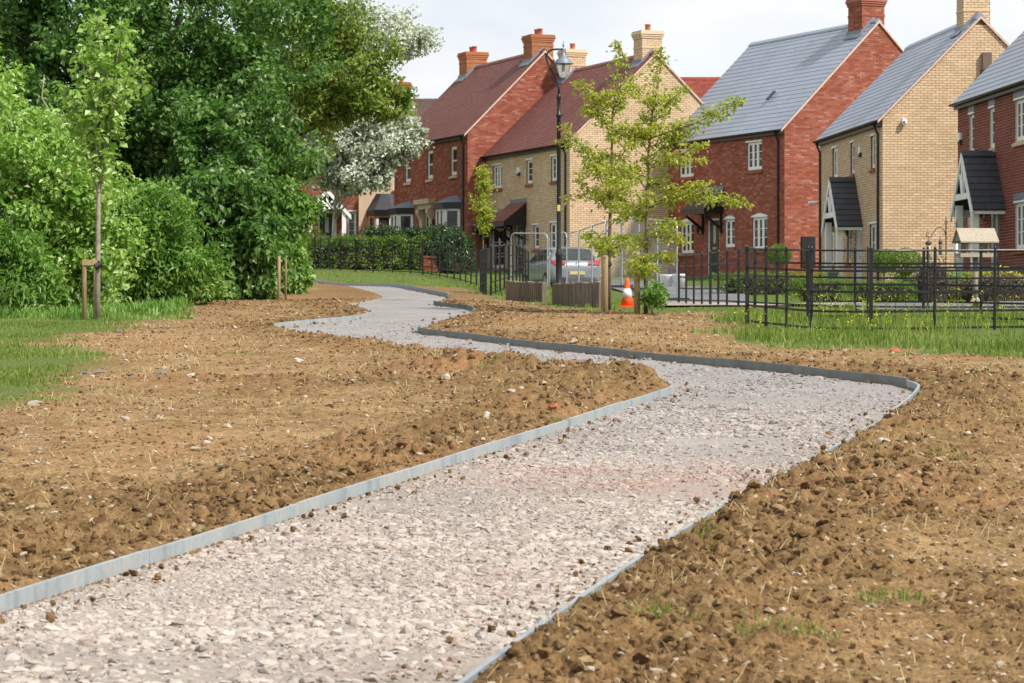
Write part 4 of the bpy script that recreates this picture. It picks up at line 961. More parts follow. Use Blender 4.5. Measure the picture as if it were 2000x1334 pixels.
# tan house with red tiles
W4u = [(.95, 1.92, 3.74, 4.66), (4.60, 5.22, 3.76, 4.66), (7.15, 8.0, 3.74, 4.66)]; W4l = [(.75, 2.27, .60, 2.16), (5.34, 5.90, 1.25, 2.15), (7.02, 7.98, 1.1, 2.17)]; D4 = (3.42, 4.40, .1, 2.22)
h4, w4, r4 = house('brick_house', 'tan brick house with red tiled roof and dark red door canopy behind the lamp post', (2.13, 102), 20.9, 9, 6.94, 3.31, 5.15, 3.32, 'tan', 'tile', W4u + W4l + [D4], [(8.25, .85, .80, 'tan', 1), (.75, .85, .80, 'tan', 1)], nb=300, brick_pref=lambda c: (-c[1], abs(c[0][0] - 3.4) * .8 + abs(c[0][2] - 6.0)), pipes=(8.66,))
for w in W4u: window(h4, *w, 3 if w[0] < 2 else (1 if w[0] < 5 else 2), 3)
for w in W4l: window(h4, *w, 2 if w[1] - w[0] > .8 else 1, 3)
door(h4, *D4, 'blue_door'); canopy(h4, 2.9, 4.6, 3.05, 2.30, .95, 'tile_red', .02); canopy(h4, .3, 2.5, 2.72, 2.28, .62, 'tile_red', .02); alarm(h4, 3.85, 4.28); wall_lamp(h4, 4.75, 1.6)

# red house with red tiles
W5u = [(1.43, 2.16, 3.60, 4.76), (4.22, 4.92, 3.60, 4.76), (7.05, 7.78, 3.60, 4.76)]; D5 = (3.95, 4.75, .1, 2.25)
h5, w5, r5 = house('brick_house', 'red brick house with red tiled roof, stone doorway and two black-roofed bay windows', (-1.77, 110), 21.3, 9, 6.64, 4.1, 5.25, 3.3, 'red', 'tile', W5u + [D5], [(8.3, .66, .92, 'orange', 2), (.75, .66, .92, 'orange', 2)], pipes=(8.6,))
for w in W5u: window(h5, *w, 1, 1, sash=True, sill='stone_trim', head=False)
door(h5, *D5, 'dark_door')
st_ = MB().box(3.60, -.14, -.1, 3.94, -.006, 2.35); st_.box(4.76, -.14, -.1, 5.10, -.006, 2.35); st_.box(3.52, -.2, 2.352, 5.18, -.006, 2.55); st_.box(3.42, -.34, 2.552, 5.28, -.006, 2.75)
st_.hexa([(3.6, -.30, 2.2), (3.9, -.30, 2.2), (3.9, -.142, 1.9), (3.6, -.142, 1.9), (3.6, -.30, 2.35), (3.9, -.30, 2.35), (3.9, -.142, 2.35), (3.6, -.142, 2.35)]); st_.hexa([(4.8, -.30, 2.2), (5.1, -.30, 2.2), (5.1, -.142, 1.9), (4.8, -.142, 1.9), (4.8, -.30, 2.35), (5.1, -.30, 2.35), (5.1, -.142, 2.35), (4.8, -.142, 2.35)])
st_.build('door_surround', 'stone_trim', h5)
bay(h5, .9, 2.5, .5, 2.22, .55); bay(h5, 6.6, 8.2, .5, 2.22, .55); wall_lamp(h5, 5.4, 1.6)

# cream rendered house beyond, red house behind the silver tree, and roofs behind
W6 = [(3.65, 4.45, 3.5, 4.75), (1.0, 1.8, 3.5, 4.75)]
h6, w6, r6 = house('rendered_house', 'cream rendered house with brown tiled roof beyond the red bay-windowed house', (-2.4, 125), 88, 6.6, 6.5, 4.3, 5.0, 2.75, 'cream_render', 'brown', W6, [(3.75, .8, .8, 'orange', 1)], gable_bricks=False)
for w in W6: window(h6, *w, 2, 1)
bay(h6, 2.55, 3.95, .75, 2.30, .5, pitched=True)
W7 = [(5.1, 5.5, .9, 2.2), (2.2, 2.9, 3.6, 4.8)]; D7 = (3.85, 4.65, .1, 2.2)
h7, w7, r7 = house('brick_house', 'orange red brick house with white gabled porch behind the silver-leaved tree', (-6.6, 119), 97, 5.6, 6, 4.35, 5.0, 2.8, 'red', 'brown', W7 + [D7], pipes=())
for w in W7: window(h7, *w, 1, 3)
door(h7, *D7, 'dark_door'); porch(h7, 4.2, .9, 2.1, 3.1, .9); wall_lamp(h7, 2.9, 1.7)
h8, w8, r8 = house('brick_house', 'house of which only a bright red tiled roof shows between two gables', (12.2, 118), 90, 7.4, 7.4, 3.9, 5.0, 3.55, 'red', 'bright', [], gable_bricks=False, front_bricks=False)
h9, w9, r9 = house('brick_house', 'house of which only a dark ridge shows behind the tan slate-roofed gable', (21, 98), 90, 6, 7, 3.5, 4.9, 3.3, 'dark', 'slate', [], gable_bricks=False, front_bricks=False)
# ------------------------------------------------------------------ railings, gate, timber walls, mesh fence
def railing(name, label, pts, h, spacing, rails, step=.25, lean=0.0, group='black estate railings'):
    L_ = smooth_line(pts, step); o0 = (L_[0][0], L_[0][1], bz(*L_[0])); root = empty(name, o0); tag(root, label, 'fence', group)
    s = np.r_[0, np.cumsum(np.hypot(*np.diff(L_, axis=0).T))]; n = max(1, int(round(s[-1] / spacing)))
    t = np.gradient(L_, axis=0); t /= np.hypot(t[:, 0], t[:, 1])[:, None]
    zb = base_z(L_[:, 0], L_[:, 1]) + .03
    for k_, rh in enumerate(rails):
        P_ = [(L_[i][0] - o0[0], L_[i][1] - o0[1], zb[i] + rh - o0[2]) for i in range(len(L_))]
        if k_ == len(rails) - 1: MB().tube(P_, .016, 6).build('top_rail', 'black_iron', root)
        else:
            mb = MB(); vs_ = []
            for i, p in enumerate(P_):
                nx, ny = -t[i][1] * .005, t[i][0] * .005
                for sx in (-1, 1):
                    for zz in (-.017, .017): vs_.append((p[0] + sx * nx, p[1] + sx * ny, p[2] + zz))
            fs = []
            for i in range(len(P_) - 1):
                A = i * 4; B_ = A + 4; fs += [(A, B_, B_ + 1, A + 1), (A + 2, A + 3, B_ + 3, B_ + 2), (A + 1, B_ + 1, B_ + 3, A + 3), (A, A + 2, B_ + 2, B_)]
            mb.add(vs_, fs).build('rail', 'black_iron', root)
    for i in range(n + 1):
        q = s[-1] * i / n; x = np.interp(q, s, L_[:, 0]); y = np.interp(q, s, L_[:, 1]); z = np.interp(q, s, zb)
        tx = np.interp(q, s, t[:, 0]); ty = np.interp(q, s, t[:, 1]); big = (i % 4 == 0)
        wd, dp = (.026, .026) if big else (.013, .022)
        lx = random.uniform(-lean, lean)
        mb = MB(); q8 = []
        for zz, of in ((-.25, 0), (h + .02, lx)):
            for a, b in ((-wd, -dp), (wd, -dp), (wd, dp), (-wd, dp)):
                q8.append((x + tx * (a + of) - ty * b - o0[0], y + ty * (a + of) + tx * b - o0[1], z + zz - o0[2]))
        mb.hexa(q8); mb.lathe([(.012, 0), (.02, .015), (.012, .035), (.002, .04)], 8, (x + tx * lx - o0[0], y + ty * lx - o0[1], z + h + .012 - o0[2]))
        mb.build('post', 'black_iron', root)
    return root
RL5 = (.05, .30, .58, .87, 1.15)
railing('estate_railing', 'black iron railing curving in behind the taller weeds towards the driveway', [(3.92, 65), (4.25, 60), (4.56, 55.5), (5.3, 52.2), (6.4, 50.4), (7.8, 49.8), (9.4, 49.9), (11.5, 50.5)], 1.13, 1.35, (.10, .36, .62, .88, 1.12), lean=.02)
railing('estate_railing', 'middle black iron railing between the road and the weeds', [(4.95, 46.3), (6.3, 46.0), (7.3, 45.6), (8.2, 44.7), (9.6, 44.2)], 1.17, 1.0, RL5, lean=.03)
railing('estate_railing', 'black iron railing rising straight out of the tall weeds', [(3.76, 44.2), (4.1, 42.6), (4.56, 41.0), (5.52, 40.7), (6.75, 41.2), (7.73, 41.5), (9.4, 42.0)], 1.2, 1.05, (.04, .29, .58, .89, 1.19), lean=.015)
railing('estate_railing', 'black railing in front of the clipped green hedge', [(-9.4, 116), (-8.6, 111.5), (-7.7, 107), (-6.6, 104.8), (-5.2, 103.8), (-3.6, 103), (-2.2, 100), (-1.2, 96.5)], 1.2, .78, RL5)
railing('estate_railing', 'black railing running from the side gate to the parked car', [(-.5, 65.6), (-.2, 71), (.15, 77), (.5, 84)], 1.15, 1.8, RL5)
gx, gy = -.62, 66.0; gz = bz(gx, gy)
gt = empty('iron_gate', (gx, gy, gz), R(93)); tag(gt, 'black iron side gate standing open edge-on beside the grass verge', 'gate')
for xx in (-.02, 3.2): MB().box(xx, -.02, -.1, xx + .05, .02, 1.2).build('gate_post', 'black_iron', gt)
for zz in (.08, .3, .55, .85, 1.12): MB().box(.032, -.01, zz, 3.198, .01, zz + .03).build('rail', 'black_iron', gt)
for i in range(9): MB().box(.32 + i * .32, -.016, .07, .345 + i * .32, .016, 1.16).build('bar', 'black_iron', gt)

def plank_wall(label, A, B, n, h0, h1):
    A = Vector(A); B = Vector(B); d = (B - A); a = math.atan2(d.y, d.x); root = empty('timber_wall', (A.x, A.y, bz(A.x, A.y)), a); tag(root, label, 'low wall', 'upright timber walls beside the lamp post')
    w = d.length / n; slope = (bz(B.x, B.y) - bz(A.x, A.y)) / d.length
    for i in range(n):
        x = i * w; h = h0 + (h1 - h0) * i / n + random.uniform(-.012, .012); g = random.uniform(.004, .012); y0 = random.uniform(-.01, .01); q = MB()
        q.box(x + g, y0, -.3 + slope * x, x + w - g, y0 + .11, slope * x + h - .015)
        q.hexa([(x + g, y0, slope * x + h - .015), (x + w - g, y0, slope * x + h - .015), (x + w - g, y0 + .11, slope * x + h - .015), (x + g, y0 + .11, slope * x + h - .015), (x + g + .012, y0 + .012, slope * x + h), (x + w - g - .012, y0 + .012, slope * x + h), (x + w - g - .012, y0 + .098, slope * x + h), (x + g + .012, y0 + .098, slope * x + h)])
        q.build('plank', 'weathered_wood', root)
plank_wall('low weathered timber wall beside the side gate', (-.15, 61.6), (.66, 59.6), 11, .43, .45)
plank_wall('low weathered timber wall running up to the staked hornbeam', (.83, 57.3), (1.72, 54.6), 14, .44, .52)

def mesh_panel(A, B, h, label):
    A = Vector((A[0], A[1], bz(*A) + .06)); B = Vector((B[0], B[1], bz(*B) + .06)); d = B - A; l_ = math.hypot(d.x, d.y); root = empty('mesh_fence_panel', A, math.atan2(d.y, d.x)); tag(root, label, 'fence panel', 'temporary mesh fence panels')
    sl = d.z / l_; r = .021
    def P(x, z): return (x, 0, z + sl * x)
    MB().tube([P(.03, 0), P(.03, h - .15), P(.06, h - .06), P(.15, h), P(l_ - .15, h), P(l_ - .06, h - .06), P(l_ - .03, h - .15), P(l_ - .03, 0)], r, 7).tube([P(.03, .12), P(l_ - .03, .12)], r * .7, 6).build('frame', 'bright_steel', root)
    m = MB()
    for i in range(1, int(l_ / .14)):
        x = i * .14; m.tube([P(x, .12), P(x, h - .01)], .0022, 3, False)
    for i in range(1, 8): m.tube([P(.03, .12 + (h - .12) * i / 8), P(l_ - .03, .12 + (h - .12) * i / 8)], .0022, 3, False)
    m.build('wire_mesh', 'bright_steel', root)
    for x in (0, l_ - .1): MB().box(x - .12, -.3, -.07 + sl * x, x + .12, .3, .05 + sl * x).build('foot_block', 'dark_plastic', root)
Pa, Pb = np.array((1.78, 90.)), np.array((4.0, 66.8)); n = 7
for i in range(n):
    a = Pa + (Pb - Pa) * i / n; b = Pa + (Pb - Pa) * (i + .985) / n
    mesh_panel(a, b, 1.9, 'galvanised mesh fence panel in the line in front of the car and drive')
mesh_panel((-.05, 91.2), (1.18, 90.2), 1.92, 'mesh fence panel closing the end of the line beside the car bonnet')
mesh_panel((1.2, 90.0), (1.76, 88.6), 1.92, 'narrow mesh fence panel turned edge-on in front of the car door')

# ------------------------------------------------------------------ street lamp
lx, ly = .975, 57.6; lz = bz(lx, ly); lp = empty('street_lamp', (lx, ly, lz)); tag(lp, 'tall black street lamp with swan neck and hanging bell lantern', 'street lamp')
MB().lathe([(.09, -.2), (.09, .02), (.066, .03), (.066, 1.0), (.075, 1.02), (.075, 1.06), (.05, 1.14), (.045, 1.16), (.04, 3.9), (.058, 3.92), (.058, 3.97), (.04, 3.99), (.036, 4.28), (.05, 4.3), (.05, 4.36), (.024, 4.4)], 14).build('column', 'black_paint', lp, True)
MB().tube([(-.05, 0, 3.945), (.1, 0, 3.945)], .013, 6).build('ladder_bar', 'black_paint', lp)
nk = [(0, 0, 4.38), (0, 0, 4.52), (-.02, 0, 4.62), (-.10, 0, 4.80), (-.21, 0, 5.0), (-.262, 0, 5.12), (-.262, 0, 5.19), (-.22, 0, 5.27), (-.14, 0, 5.315), (-.05, 0, 5.325), (.09, 0, 5.325)]
MB().tube(nk, [.024] * 4 + [.02] * 7, 8).build('swan_neck', 'black_paint', lp, True)
lan = MB().lathe([(.02, .09), (.028, .075), (.012, .06), (.012, .03), (.03, .02), (.036, -.01), (.03, -.04), (.045, -.1), (.09, -.18), (.15, -.225), (.155, -.25), (.165, -.255), (.165, -.28), (.21, -.295), (.21, -.31), (.02, -.30)], 18, (.095, 0, 5.325)).build('lantern', 'lead', lp, True)
MB().tube([(.095, 0, 5.40), (.095, 0, 5.50)], [.012, .003], 6).build('finial', 'black_paint', lan)
MB().lathe([(.155, -.312), (.15, -.36), (.115, -.48), (.075, -.575), (.03, -.60), (.028, -.595), (.07, -.57), (.11, -.478), (.145, -.36), (.15, -.314)], 18, (.095, 0, 5.325)).build('glass_bowl', 'lamp_glass', lan, True)
MB().lathe([(.02, -.31), (.03, -.33), (.03, -.44), (.01, -.47)], 8, (.095, 0, 5.325)).build('bulb', 'reflective_white', lan)
MB().box(-.03, -.068, 1.95, .03, -.044, 2.08).build('number_label', 'number_plate', lp)

# ------------------------------------------------------------------ parked car
def car(x, y, rz):
    z0 = bz(x, y) + .045; root = empty('parked_car', (x, y, z0), rz); tag(root, 'silver grey estate hatchback parked behind the mesh fence', 'car')
    # stations along local +y (rear at 0): s, zbottom, zmid, zbelt, wbelt, zroof, wroof
    ST = [(-.02, .36, .52, .70, .74, .72, .70), (.03, .26, .55, .86, .86, .90, .78), (.16, .22, .56, .97, .89, 1.02, .76), (.32, .21, .56, 1.0, .90, 1.27, .66), (.52, .21, .56, 1.0, .90, 1.42, .61), (.9, .21, .56, .99, .90, 1.47, .62), (1.6, .21, .56, .98, .90, 1.49, .63), (2.2, .21, .56, .97, .90, 1.46, .63),
          (2.7, .21, .56, .96, .90, 1.34, .64), (3.25, .21, .56, .95, .89, 1.02, .72), (3.7, .21, .55, .88, .87, .95, .70), (4.1, .22, .53, .78, .82, .85, .66), (4.3, .28, .5, .66, .72, .70, .60), (4.36, .38, .5, .58, .6, .6, .5)]
    def sec(s): 
        S_, zb, zm, zt, wb, zr_, wr = s
        h = [(0, zb), (wb * .86, zb), (wb * .985, zb + .1), (wb * 1.0, zm), (wb * 1.0, zm + (zt - zm) * .6), (wb * .965, zt), (wr + (wb * .965 - wr) * .5, zt + (zr_ - zt) * .52), (wr * 1.02, zr_ - .05), (wr * .86, zr_ - .005), (0, zr_ + .012)]
        return [(w, S_, z) for w, z in h] + [(-w, S_, z) for w, z in h[-2:0:-1]]
    rings = [sec(s) for s in ST]; m = len(rings[0]); mb = MB(); vs_ = [v for r in rings for v in r]; fs = []
    for i in range(len(rings) - 1):
        for j in range(m): fs.append((i * m + j, (i + 1) * m + j, (i + 1) * m + (j + 1) % m, i * m + (j + 1) % m))
    fs += [tuple(range(m)), tuple(range((len(rings) - 1) * m, len(rings) * m))[::-1]]
    body = mb.add(vs_, fs).build('body', 'car_paint', root, True)
    md = body.modifiers.new('sub', 'SUBSURF'); md.levels = 1; md.render_levels = 2
    def gl(name, pts, mat='window_glass'):
        c = Vector((0, 0, 0)); 
        P_ = [Vector(p) for p in pts]; nrm = (P_[1] - P_[0]).cross(P_[2] - P_[0]).normalized()
        ctr = sum(P_, Vector()) / len(P_)
        if nrm.dot(ctr - Vector((0, 2.1, .8))) < 0: nrm = -nrm
        return MB().prism([tuple(p - nrm * .03) for p in P_], tuple(nrm * .045)).build(name, mat, root)
    gl('rear_window', [(-.68, .095, 1.03), (.68, .095, 1.03), (.57, .37, 1.37), (-.57, .37, 1.37)])
    for s in (-1, 1):
        gl('side_window', [(s * .872, .62, 1.0), (s * .872, 1.42, .995), (s * .70, 1.42, 1.39), (s * .69, .80, 1.37)])
        gl('side_window', [(s * .872, 1.50, .995), (s * .872, 2.95, .985), (s * .70, 2.38, 1.37), (s * .70, 1.50, 1.39)])
        MB().prism([(s * .40, -.0, .86), (s * .80, .02, .84), (s * .885, .16, .88), (s * .87, .18, 1.0), (s * .62, .14, 1.0), (s * .42, .06, .95)], (0, -.04, 0)).build('tail_light', 'tail_light', root)
        MB().lathe([(.02, -.05), (.09, -.04), (.1, .02), (.06, .06), (.01, .065)], 10, (s * 1.0, 2.75, 1.02)).build('mirror', 'dark_plastic', root)
        MB().box(s * .905 - .012, 1.0, .86, s * .905 + .012, 1.2, .885).build('door_handle', 'car_paint', root)
        for yy in (.78, 3.45):
            wl = MB().tube([(s * .70, yy, .27), (s * .915, yy, .27)], .315, 20).build('wheel', 'tyre', root)
            MB().tube([(s * .90, yy, .27), (s * .925, yy, .27)], .20, 14).build('rim', 'alloy', wl)
    gl('windscreen', [(-.66, 3.16, 1.02), (.66, 3.16, 1.02), (.58, 2.76, 1.34), (-.58, 2.76, 1.34)])
    MB().box(-.27, -.075, .50, .27, -.035, .61).build('number_plate', 'number_plate', root)
    MB().prism([(-.72, -.045, .24), (.72, -.045, .24), (.66, -.06, .40), (-.66, -.06, .40)], (0, .05, 0)).build('bumper_trim', 'dark_plastic', root)
    MB().box(-.6, .40, 1.435, .6, .56, 1.46).build('spoiler', 'car_paint', root)
    MB().lathe([(.035, 0), (.035, .015), (.01, .02)], 12, (0, -.0, .90)).build('badge', 'alloy', root)
    return root
car(2.22, 94.6, R(15))

# ------------------------------------------------------------------ foliage
def leaves_np(P, N, size, rng, aspect=.62, fold=.18, droop=.3):
    n = len(P); size = size * rng.uniform(.65, 1.35, n)
    N = N + rng.normal(0, .72, (n, 3)); N /= np.linalg.norm(N, axis=1)[:, None] + 1e-9
    r_ = rng.normal(0, 1, (n, 3)); r_[:, 2] -= droop * 1.5
    T = r_ - N * np.sum(r_ * N, 1)[:, None]; T /= np.linalg.norm(T, axis=1)[:, None] + 1e-9
    B_ = np.cross(N, T)
    l_ = size[:, None]; w = size[:, None] * aspect * .5
    V = np.zeros((n, 4, 3))
    V[:, 0] = P; V[:, 1] = P + T * l_ * .45 + B_ * w + N * l_ * fold; V[:, 2] = P + T * l_ - N * l_ * .08; V[:, 3] = P + T * l_ * .45 - B_ * w + N * l_ * fold
    f = np.array([(0, 1, 2), (0, 2, 3)])
    return V.reshape(-1, 3), (f[None] + (np.arange(n) * 4)[:, None, None]).reshape(-1, 3)
def clumps(C_, Rr, per, rng, flat=.8):
    """leaf positions and outward directions on loose shells round clump centres"""
    n = len(C_) * per; ci = np.repeat(np.arange(len(C_)), per)
    d = rng.normal(0, 1, (n, 3)); d /= np.linalg.norm(d, axis=1)[:, None]
    rad = (rng.random(n) ** .45) * Rr[ci]
    off = d * rad[:, None]; off[:, 2] *= flat
    ax_ = rng.normal(0, 1, (len(C_), 3)); ax_[:, 2] = -np.abs(ax_[:, 2]) * .8; ax_ /= np.linalg.norm(ax_, axis=1)[:, None]; st = rng.uniform(.0, 1.1, len(C_))
    off = off * (1 - .25 * st[ci])[:, None] + ax_[ci] * (np.sum(d * ax_[ci], 1) * rad * st[ci] * 1.3)[:, None]
    N = d.copy(); N[:, 2] += .75; N /= np.linalg.norm(N, axis=1)[:, None]
    return C_[ci] + off, N
def ell_centres(c, r, n, rng, lo=.55, zmin=None):
    d = rng.normal(0, 1, (n, 3)); d /= np.linalg.norm(d, axis=1)[:, None]
    q = lo + (1 - lo) * rng.random(n) ** .6
    lumpy = 1 + .16 * np.sin(d[:, 0] * 5 + c[0]) * np.cos(d[:, 2] * 4 + c[1]) + .1 * np.sin(d[:, 1] * 7)
    P = np.array(c) + d * np.array(r) * (q * lumpy)[:, None]
    if zmin is not None: P[:, 2] = np.maximum(P[:, 2], zmin + rng.random(n) * .3)
    return P
def tree(name, label, base, parts, trunk_r, mat, bark, cat='tree', group=None, limbs=10, extra_trunk=None, leaf=.13, seedv=0, aspect=.62, droop=.3):
    """parts: list of (centre, radii, clumps, clump radius, leaves per clump, lo)"""
    rg = np.random.default_rng(100 + seedv)
    bx_, by_ = base; zb = bz(bx_, by_); root = empty(name, (bx_, by_, zb)); tag(root, label, cat, group); o0 = np.array((bx_, by_, zb))
    Ps, Ns, Cs = [], [], []
    for c, r, n, cr, per, lo in parts:
        C_ = ell_centres(c, r, n, rg, lo, zb + .12); Rr = cr * rg.uniform(.6, 1.3, n)
        P_, N_ = clumps(C_, Rr, per, rg); Ps.append(P_); Ns.append(N_); Cs.append(C_)
    P_ = np.vstack(Ps); N_ = np.vstack(Ns); C_ = np.vstack(Cs)
    P_[:, 2] = np.maximum(P_[:, 2], zb + .03)
    V, Ff = leaves_np(P_ - o0, N_, leaf, rg, aspect, .18, droop)
    mesh_np('crown', V, Ff, mat, root)
    top = np.array(parts[0][0]) + np.array((0, 0, parts[0][1][2] * .55)) - o0
    mb = MB(); mid = np.array((top[0] * .3, top[1] * .3, top[2] * .45))
    mb.tube([(0, 0, -.2), (0, 0, .05), tuple(mid), tuple(top)], [trunk_r * 1.25, trunk_r, trunk_r * .75, trunk_r * .2], 9)
    tr_o = mb.build('trunk', bark, root, True)
    lm = MB()
    for i in rg.choice(len(C_), min(limbs, len(C_)), replace=False):
        e = C_[i] - o0; t = np.clip((e[2] * .55) / max(top[2], .1), .05, .9)
        s = mid * min(1, t / .45) if t < .45 else mid + (top - mid) * ((t - .45) / .55)
        m_ = (s + e) / 2 + rg.normal(0, .15, 3) + np.array((0, 0, .1))
        lm.tube([tuple(s), tuple(m_), tuple(e)], [trunk_r * .28, trunk_r * .18, trunk_r * .05], 5)
    lm.build('limbs', bark, root, True)
    return root
G6 = 'trees and bushes along the left side'
tree('lime_tree', 'big dark green tree towering over the left side bushes', (-8.4, 67), [((-8.6, 67, 8.6), (4.0, 3.4, 6.2), 310, .62, 175, .55), ((-6.3, 65, 5.0), (1.5, 2.0, 2.9), 90, .5, 180, .4), ((-10.6, 64, 8.2), (2.2, 2.2, 4.4), 90, .6, 170, .5), ((-8.0, 65.5, 6.0), (2.4, 2.0, 3.4), 130, .55, 180, .4), ((-6.7, 62.6, 4.6), (1.3, 1.0, 2.3), 80, .42, 170, .4)], .32, 'leaf_dark', 'dark_bark', group=G6, limbs=60, leaf=.15, seedv=1)
tree('oak_tree', 'yellow-green tree reaching out in front of the silver-leaved tree', (-8.9, 77.5), [((-5.7, 76, 9.3), (1.7, 2.0, 2.8), 90, .5, 190, .5), ((-4.5, 75.5, 8.7), (1.4, 1.2, 1.5), 58, .42, 150, .4), ((-3.5, 75.5, 7.75), (.75, .8, .45), 16, .3, 130, .3)], .2, 'leaf_oak', 'dark_bark', group=G6, limbs=10, leaf=.13, seedv=2)
tree('white_poplar', 'silver-leaved tree hanging over the porch of the orange brick house', (-7.25, 111), [((-6.6, 109, 8.8), (2.4, 1.5, 1.7), 130, .5, 170, .3), ((-4.7, 109, 9.3), (1.2, 1.0, 1.0), 50, .42, 160, .3), ((-6.2, 109.5, 13.1), (1.8, 1.4, 1.8), 52, .5, 140, .35), ((-4.0, 109, 12.9), (1.25, .9, .65), 28, .38, 130, .2), ((-6.0, 109, 7.6), (1.3, .8, .6), 26, .35, 140, .3)], .085, 'leaf_silver', 'white_bark', group=G6, limbs=60, leaf=.15, seedv=3, aspect=.75)
tree('maple_bush', 'pale green bushy maple beside the staked young maple', (-9.4, 52.5), [((-9.5, 52.5, 3.9), (1.5, 1.4, 2.2), 120, .45, 180, .5), ((-8.1, 52.5, 3.3), (.9, 1.0, 1.7), 60, .4, 170, .45)], .1, 'leaf_light', 'bark', 'bush', G6, limbs=30, leaf=.12, seedv=4)
tree('maple_bush', 'tall light green bush rising beside the frame of dead branches', (-11.0, 54.5), [((-10.9, 54.5, 4.6), (1.3, 1.2, 3.2), 110, .45, 180, .5)], .1, 'leaf_light', 'bark', 'bush', G6, limbs=20, leaf=.12, seedv=5)
tree('elder_bush', 'low feathery-leaved bush in front of the maple bushes', (-9.1, 49.5), [((-9.2, 49.5, 2.55), (.95, .7, .8), 60, .35, 170, .4)], .05, 'leaf_mid', 'bark', 'bush', G6, limbs=14, leaf=.15, seedv=6, aspect=.3, droop=.8)
tree('ash_bush', 'mid green bush with narrow leaves behind the staked maple', (-7.4, 55.5), [((-7.4, 55.5, 3.3), (.95, .9, 1.3), 80, .4, 170, .4), ((-6.7, 55.5, 2.6), (.75, .7, .65), 36, .35, 150, .4)], .07, 'leaf_mid', 'bark', 'bush', G6, limbs=20, leaf=.14, seedv=7, aspect=.38, droop=.6)
tree('hazel_bush', 'dark drooping bush at the edge of the brown earth', (-6.9, 60), [((-6.6, 60, 3.5), (1.3, 1.1, 1.4), 90, .40, 170, .45), ((-5.8, 60, 3.0), (.8, .8, .9), 40, .36, 160, .4)], .09, 'leaf_dark', 'dark_bark', 'bush', G6, limbs=20, leaf=.16, seedv=8, droop=.9)
tree('field_maple_bush', 'lighter green bush next to the thin pair of stakes', (-5.75, 64.5), [((-5.75, 64.5, 4.0), (.85, .9, 1.8), 90, .38, 170, .45), ((-5.3, 64.3, 2.9), (.45, .6, .6), 30, .3, 150, .4)], .07, 'leaf_mid', 'bark', 'bush', G6, limbs=20, leaf=.13, seedv=9)
tree('background_tree', 'tall shady tree closing the gap behind the left bushes', (-13.5, 66), [((-13.5, 66, 8.0), (3.2, 3, 6), 130, .75, 140, .5)], .3, 'leaf_dark', 'dark_bark', group=G6, limbs=30, leaf=.16, seedv=10)
# bare dead branches showing in the gaps
db = empty('dead_branches', (-9.6, 58.5, bz(-9.6, 58.5))); tag(db, 'bare grey dead branches in the shady gap of the bushes', 'branches')
for q in ([(0, 0, 0), (.1, 0, 3.2), (.25, 0, 4.0), (.55, 0, 4.5)], [(.2, 0, 3.9), (-.4, 0, 4.05), (-.8, .1, 4.02)], [(.12, 0, 3.4), (.7, 0, 3.75), (1.2, .1, 3.8)], [(.0, 0, 3.7), (-.35, 0, 4.3), (-.3, 0, 4.8)]):
    MB().tube(q, [.03] + [.018] * (len(q) - 2) + [.007], 5).build('branch', 'pale_bark', db, True)

def young_tree(name, label, base, trunk, branches, leaf, mat, bark, tr, seedv, lpb, spread=.12, group=None, extra=None, aspect=.55, droop=.25):
    """slender tree: trunk polyline (dx,dy,z) and branch list (z0, dx, dy, z1); leaves along twigs"""
    rg = np.random.default_rng(300 + seedv); bx_, by_ = base; zb = bz(bx_, by_); root = empty(name, (bx_, by_, zb)); tag(root, label, 'tree', group)
    T_ = np.array(trunk); top = T_[-1, 2]
    MB().tube([tuple(p) for p in trunk], [tr * (1 - .85 * p[2] / top) + .004 for p in trunk], 8).build('trunk', bark, root, True)
    def at(z): return np.array([np.interp(z, T_[:, 2], T_[:, 0]), np.interp(z, T_[:, 2], T_[:, 1]), z])
    bm_ = MB(); LP, LN = [], []
    def twig(a, b, r, dens, sag=.0):
        m_ = (a + b) / 2 + rg.normal(0, .04, 3) * np.linalg.norm(b - a) + np.array((0, 0, sag))
        bm_.tube([tuple(a), tuple(m_), tuple(b)], [r, r * .65, r * .25], 5)
        l_ = np.linalg.norm(b - a); n = max(3, int(dens * l_)); t = rg.random(n) ** .75
        pts = ((1 - t) ** 2)[:, None] * a + (2 * t * (1 - t))[:, None] * (2 * m_ - (a + b) / 2) + (t ** 2)[:, None] * b
        w = spread * (.35 + .65 * np.sin(np.pi * np.clip(t * .85 + .15, 0, 1)))
        LP.append(pts + rg.normal(0, 1, (n, 3)) * w[:, None] * np.array((1, 1, .55))); nn = rg.normal(0, .35, (n, 3)); nn[:, 2] += 1; LN.append(nn)
    for z0, dx, dy, z1 in branches:
        a = at(z0); b = np.array((a[0] + dx, a[1] + dy, z1)); l_ = np.linalg.norm(b - a)
        twig(a, b, .006 + .007 * l_, lpb, .05 * l_)
        for k_ in range(int(l_ / .16)):
            t = rg.uniform(.25, .95); s = a + (b - a) * t; d = (b - a) / l_; e = s + (d * .5 + rg.normal(0, .55, 3) * np.array((1, 1, .6))) * rg.uniform(.15, .38) * (1.1 - t * .4)
            twig(s, e, .004, lpb)
    twig(at(top * .72), at(top), .006, lpb); twig(at(top * .86), at(top), .004, lpb)
    for p, r_, n in (extra or []):
        q = rg.normal(0, 1, (n, 3)); q /= np.linalg.norm(q, axis=1)[:, None]; LP.append(np.array(p) + q * np.array(r_) * (rg.random(n) ** .5)[:, None]); LN.append(q + np.array((0, 0, .6)))
    bm_.build('branches', bark, root, True)
    V, Ff = leaves_np(np.vstack(LP), np.vstack(LN), leaf, rg, aspect, .15, droop); mesh_np('crown', V, Ff, mat, root)
    return root
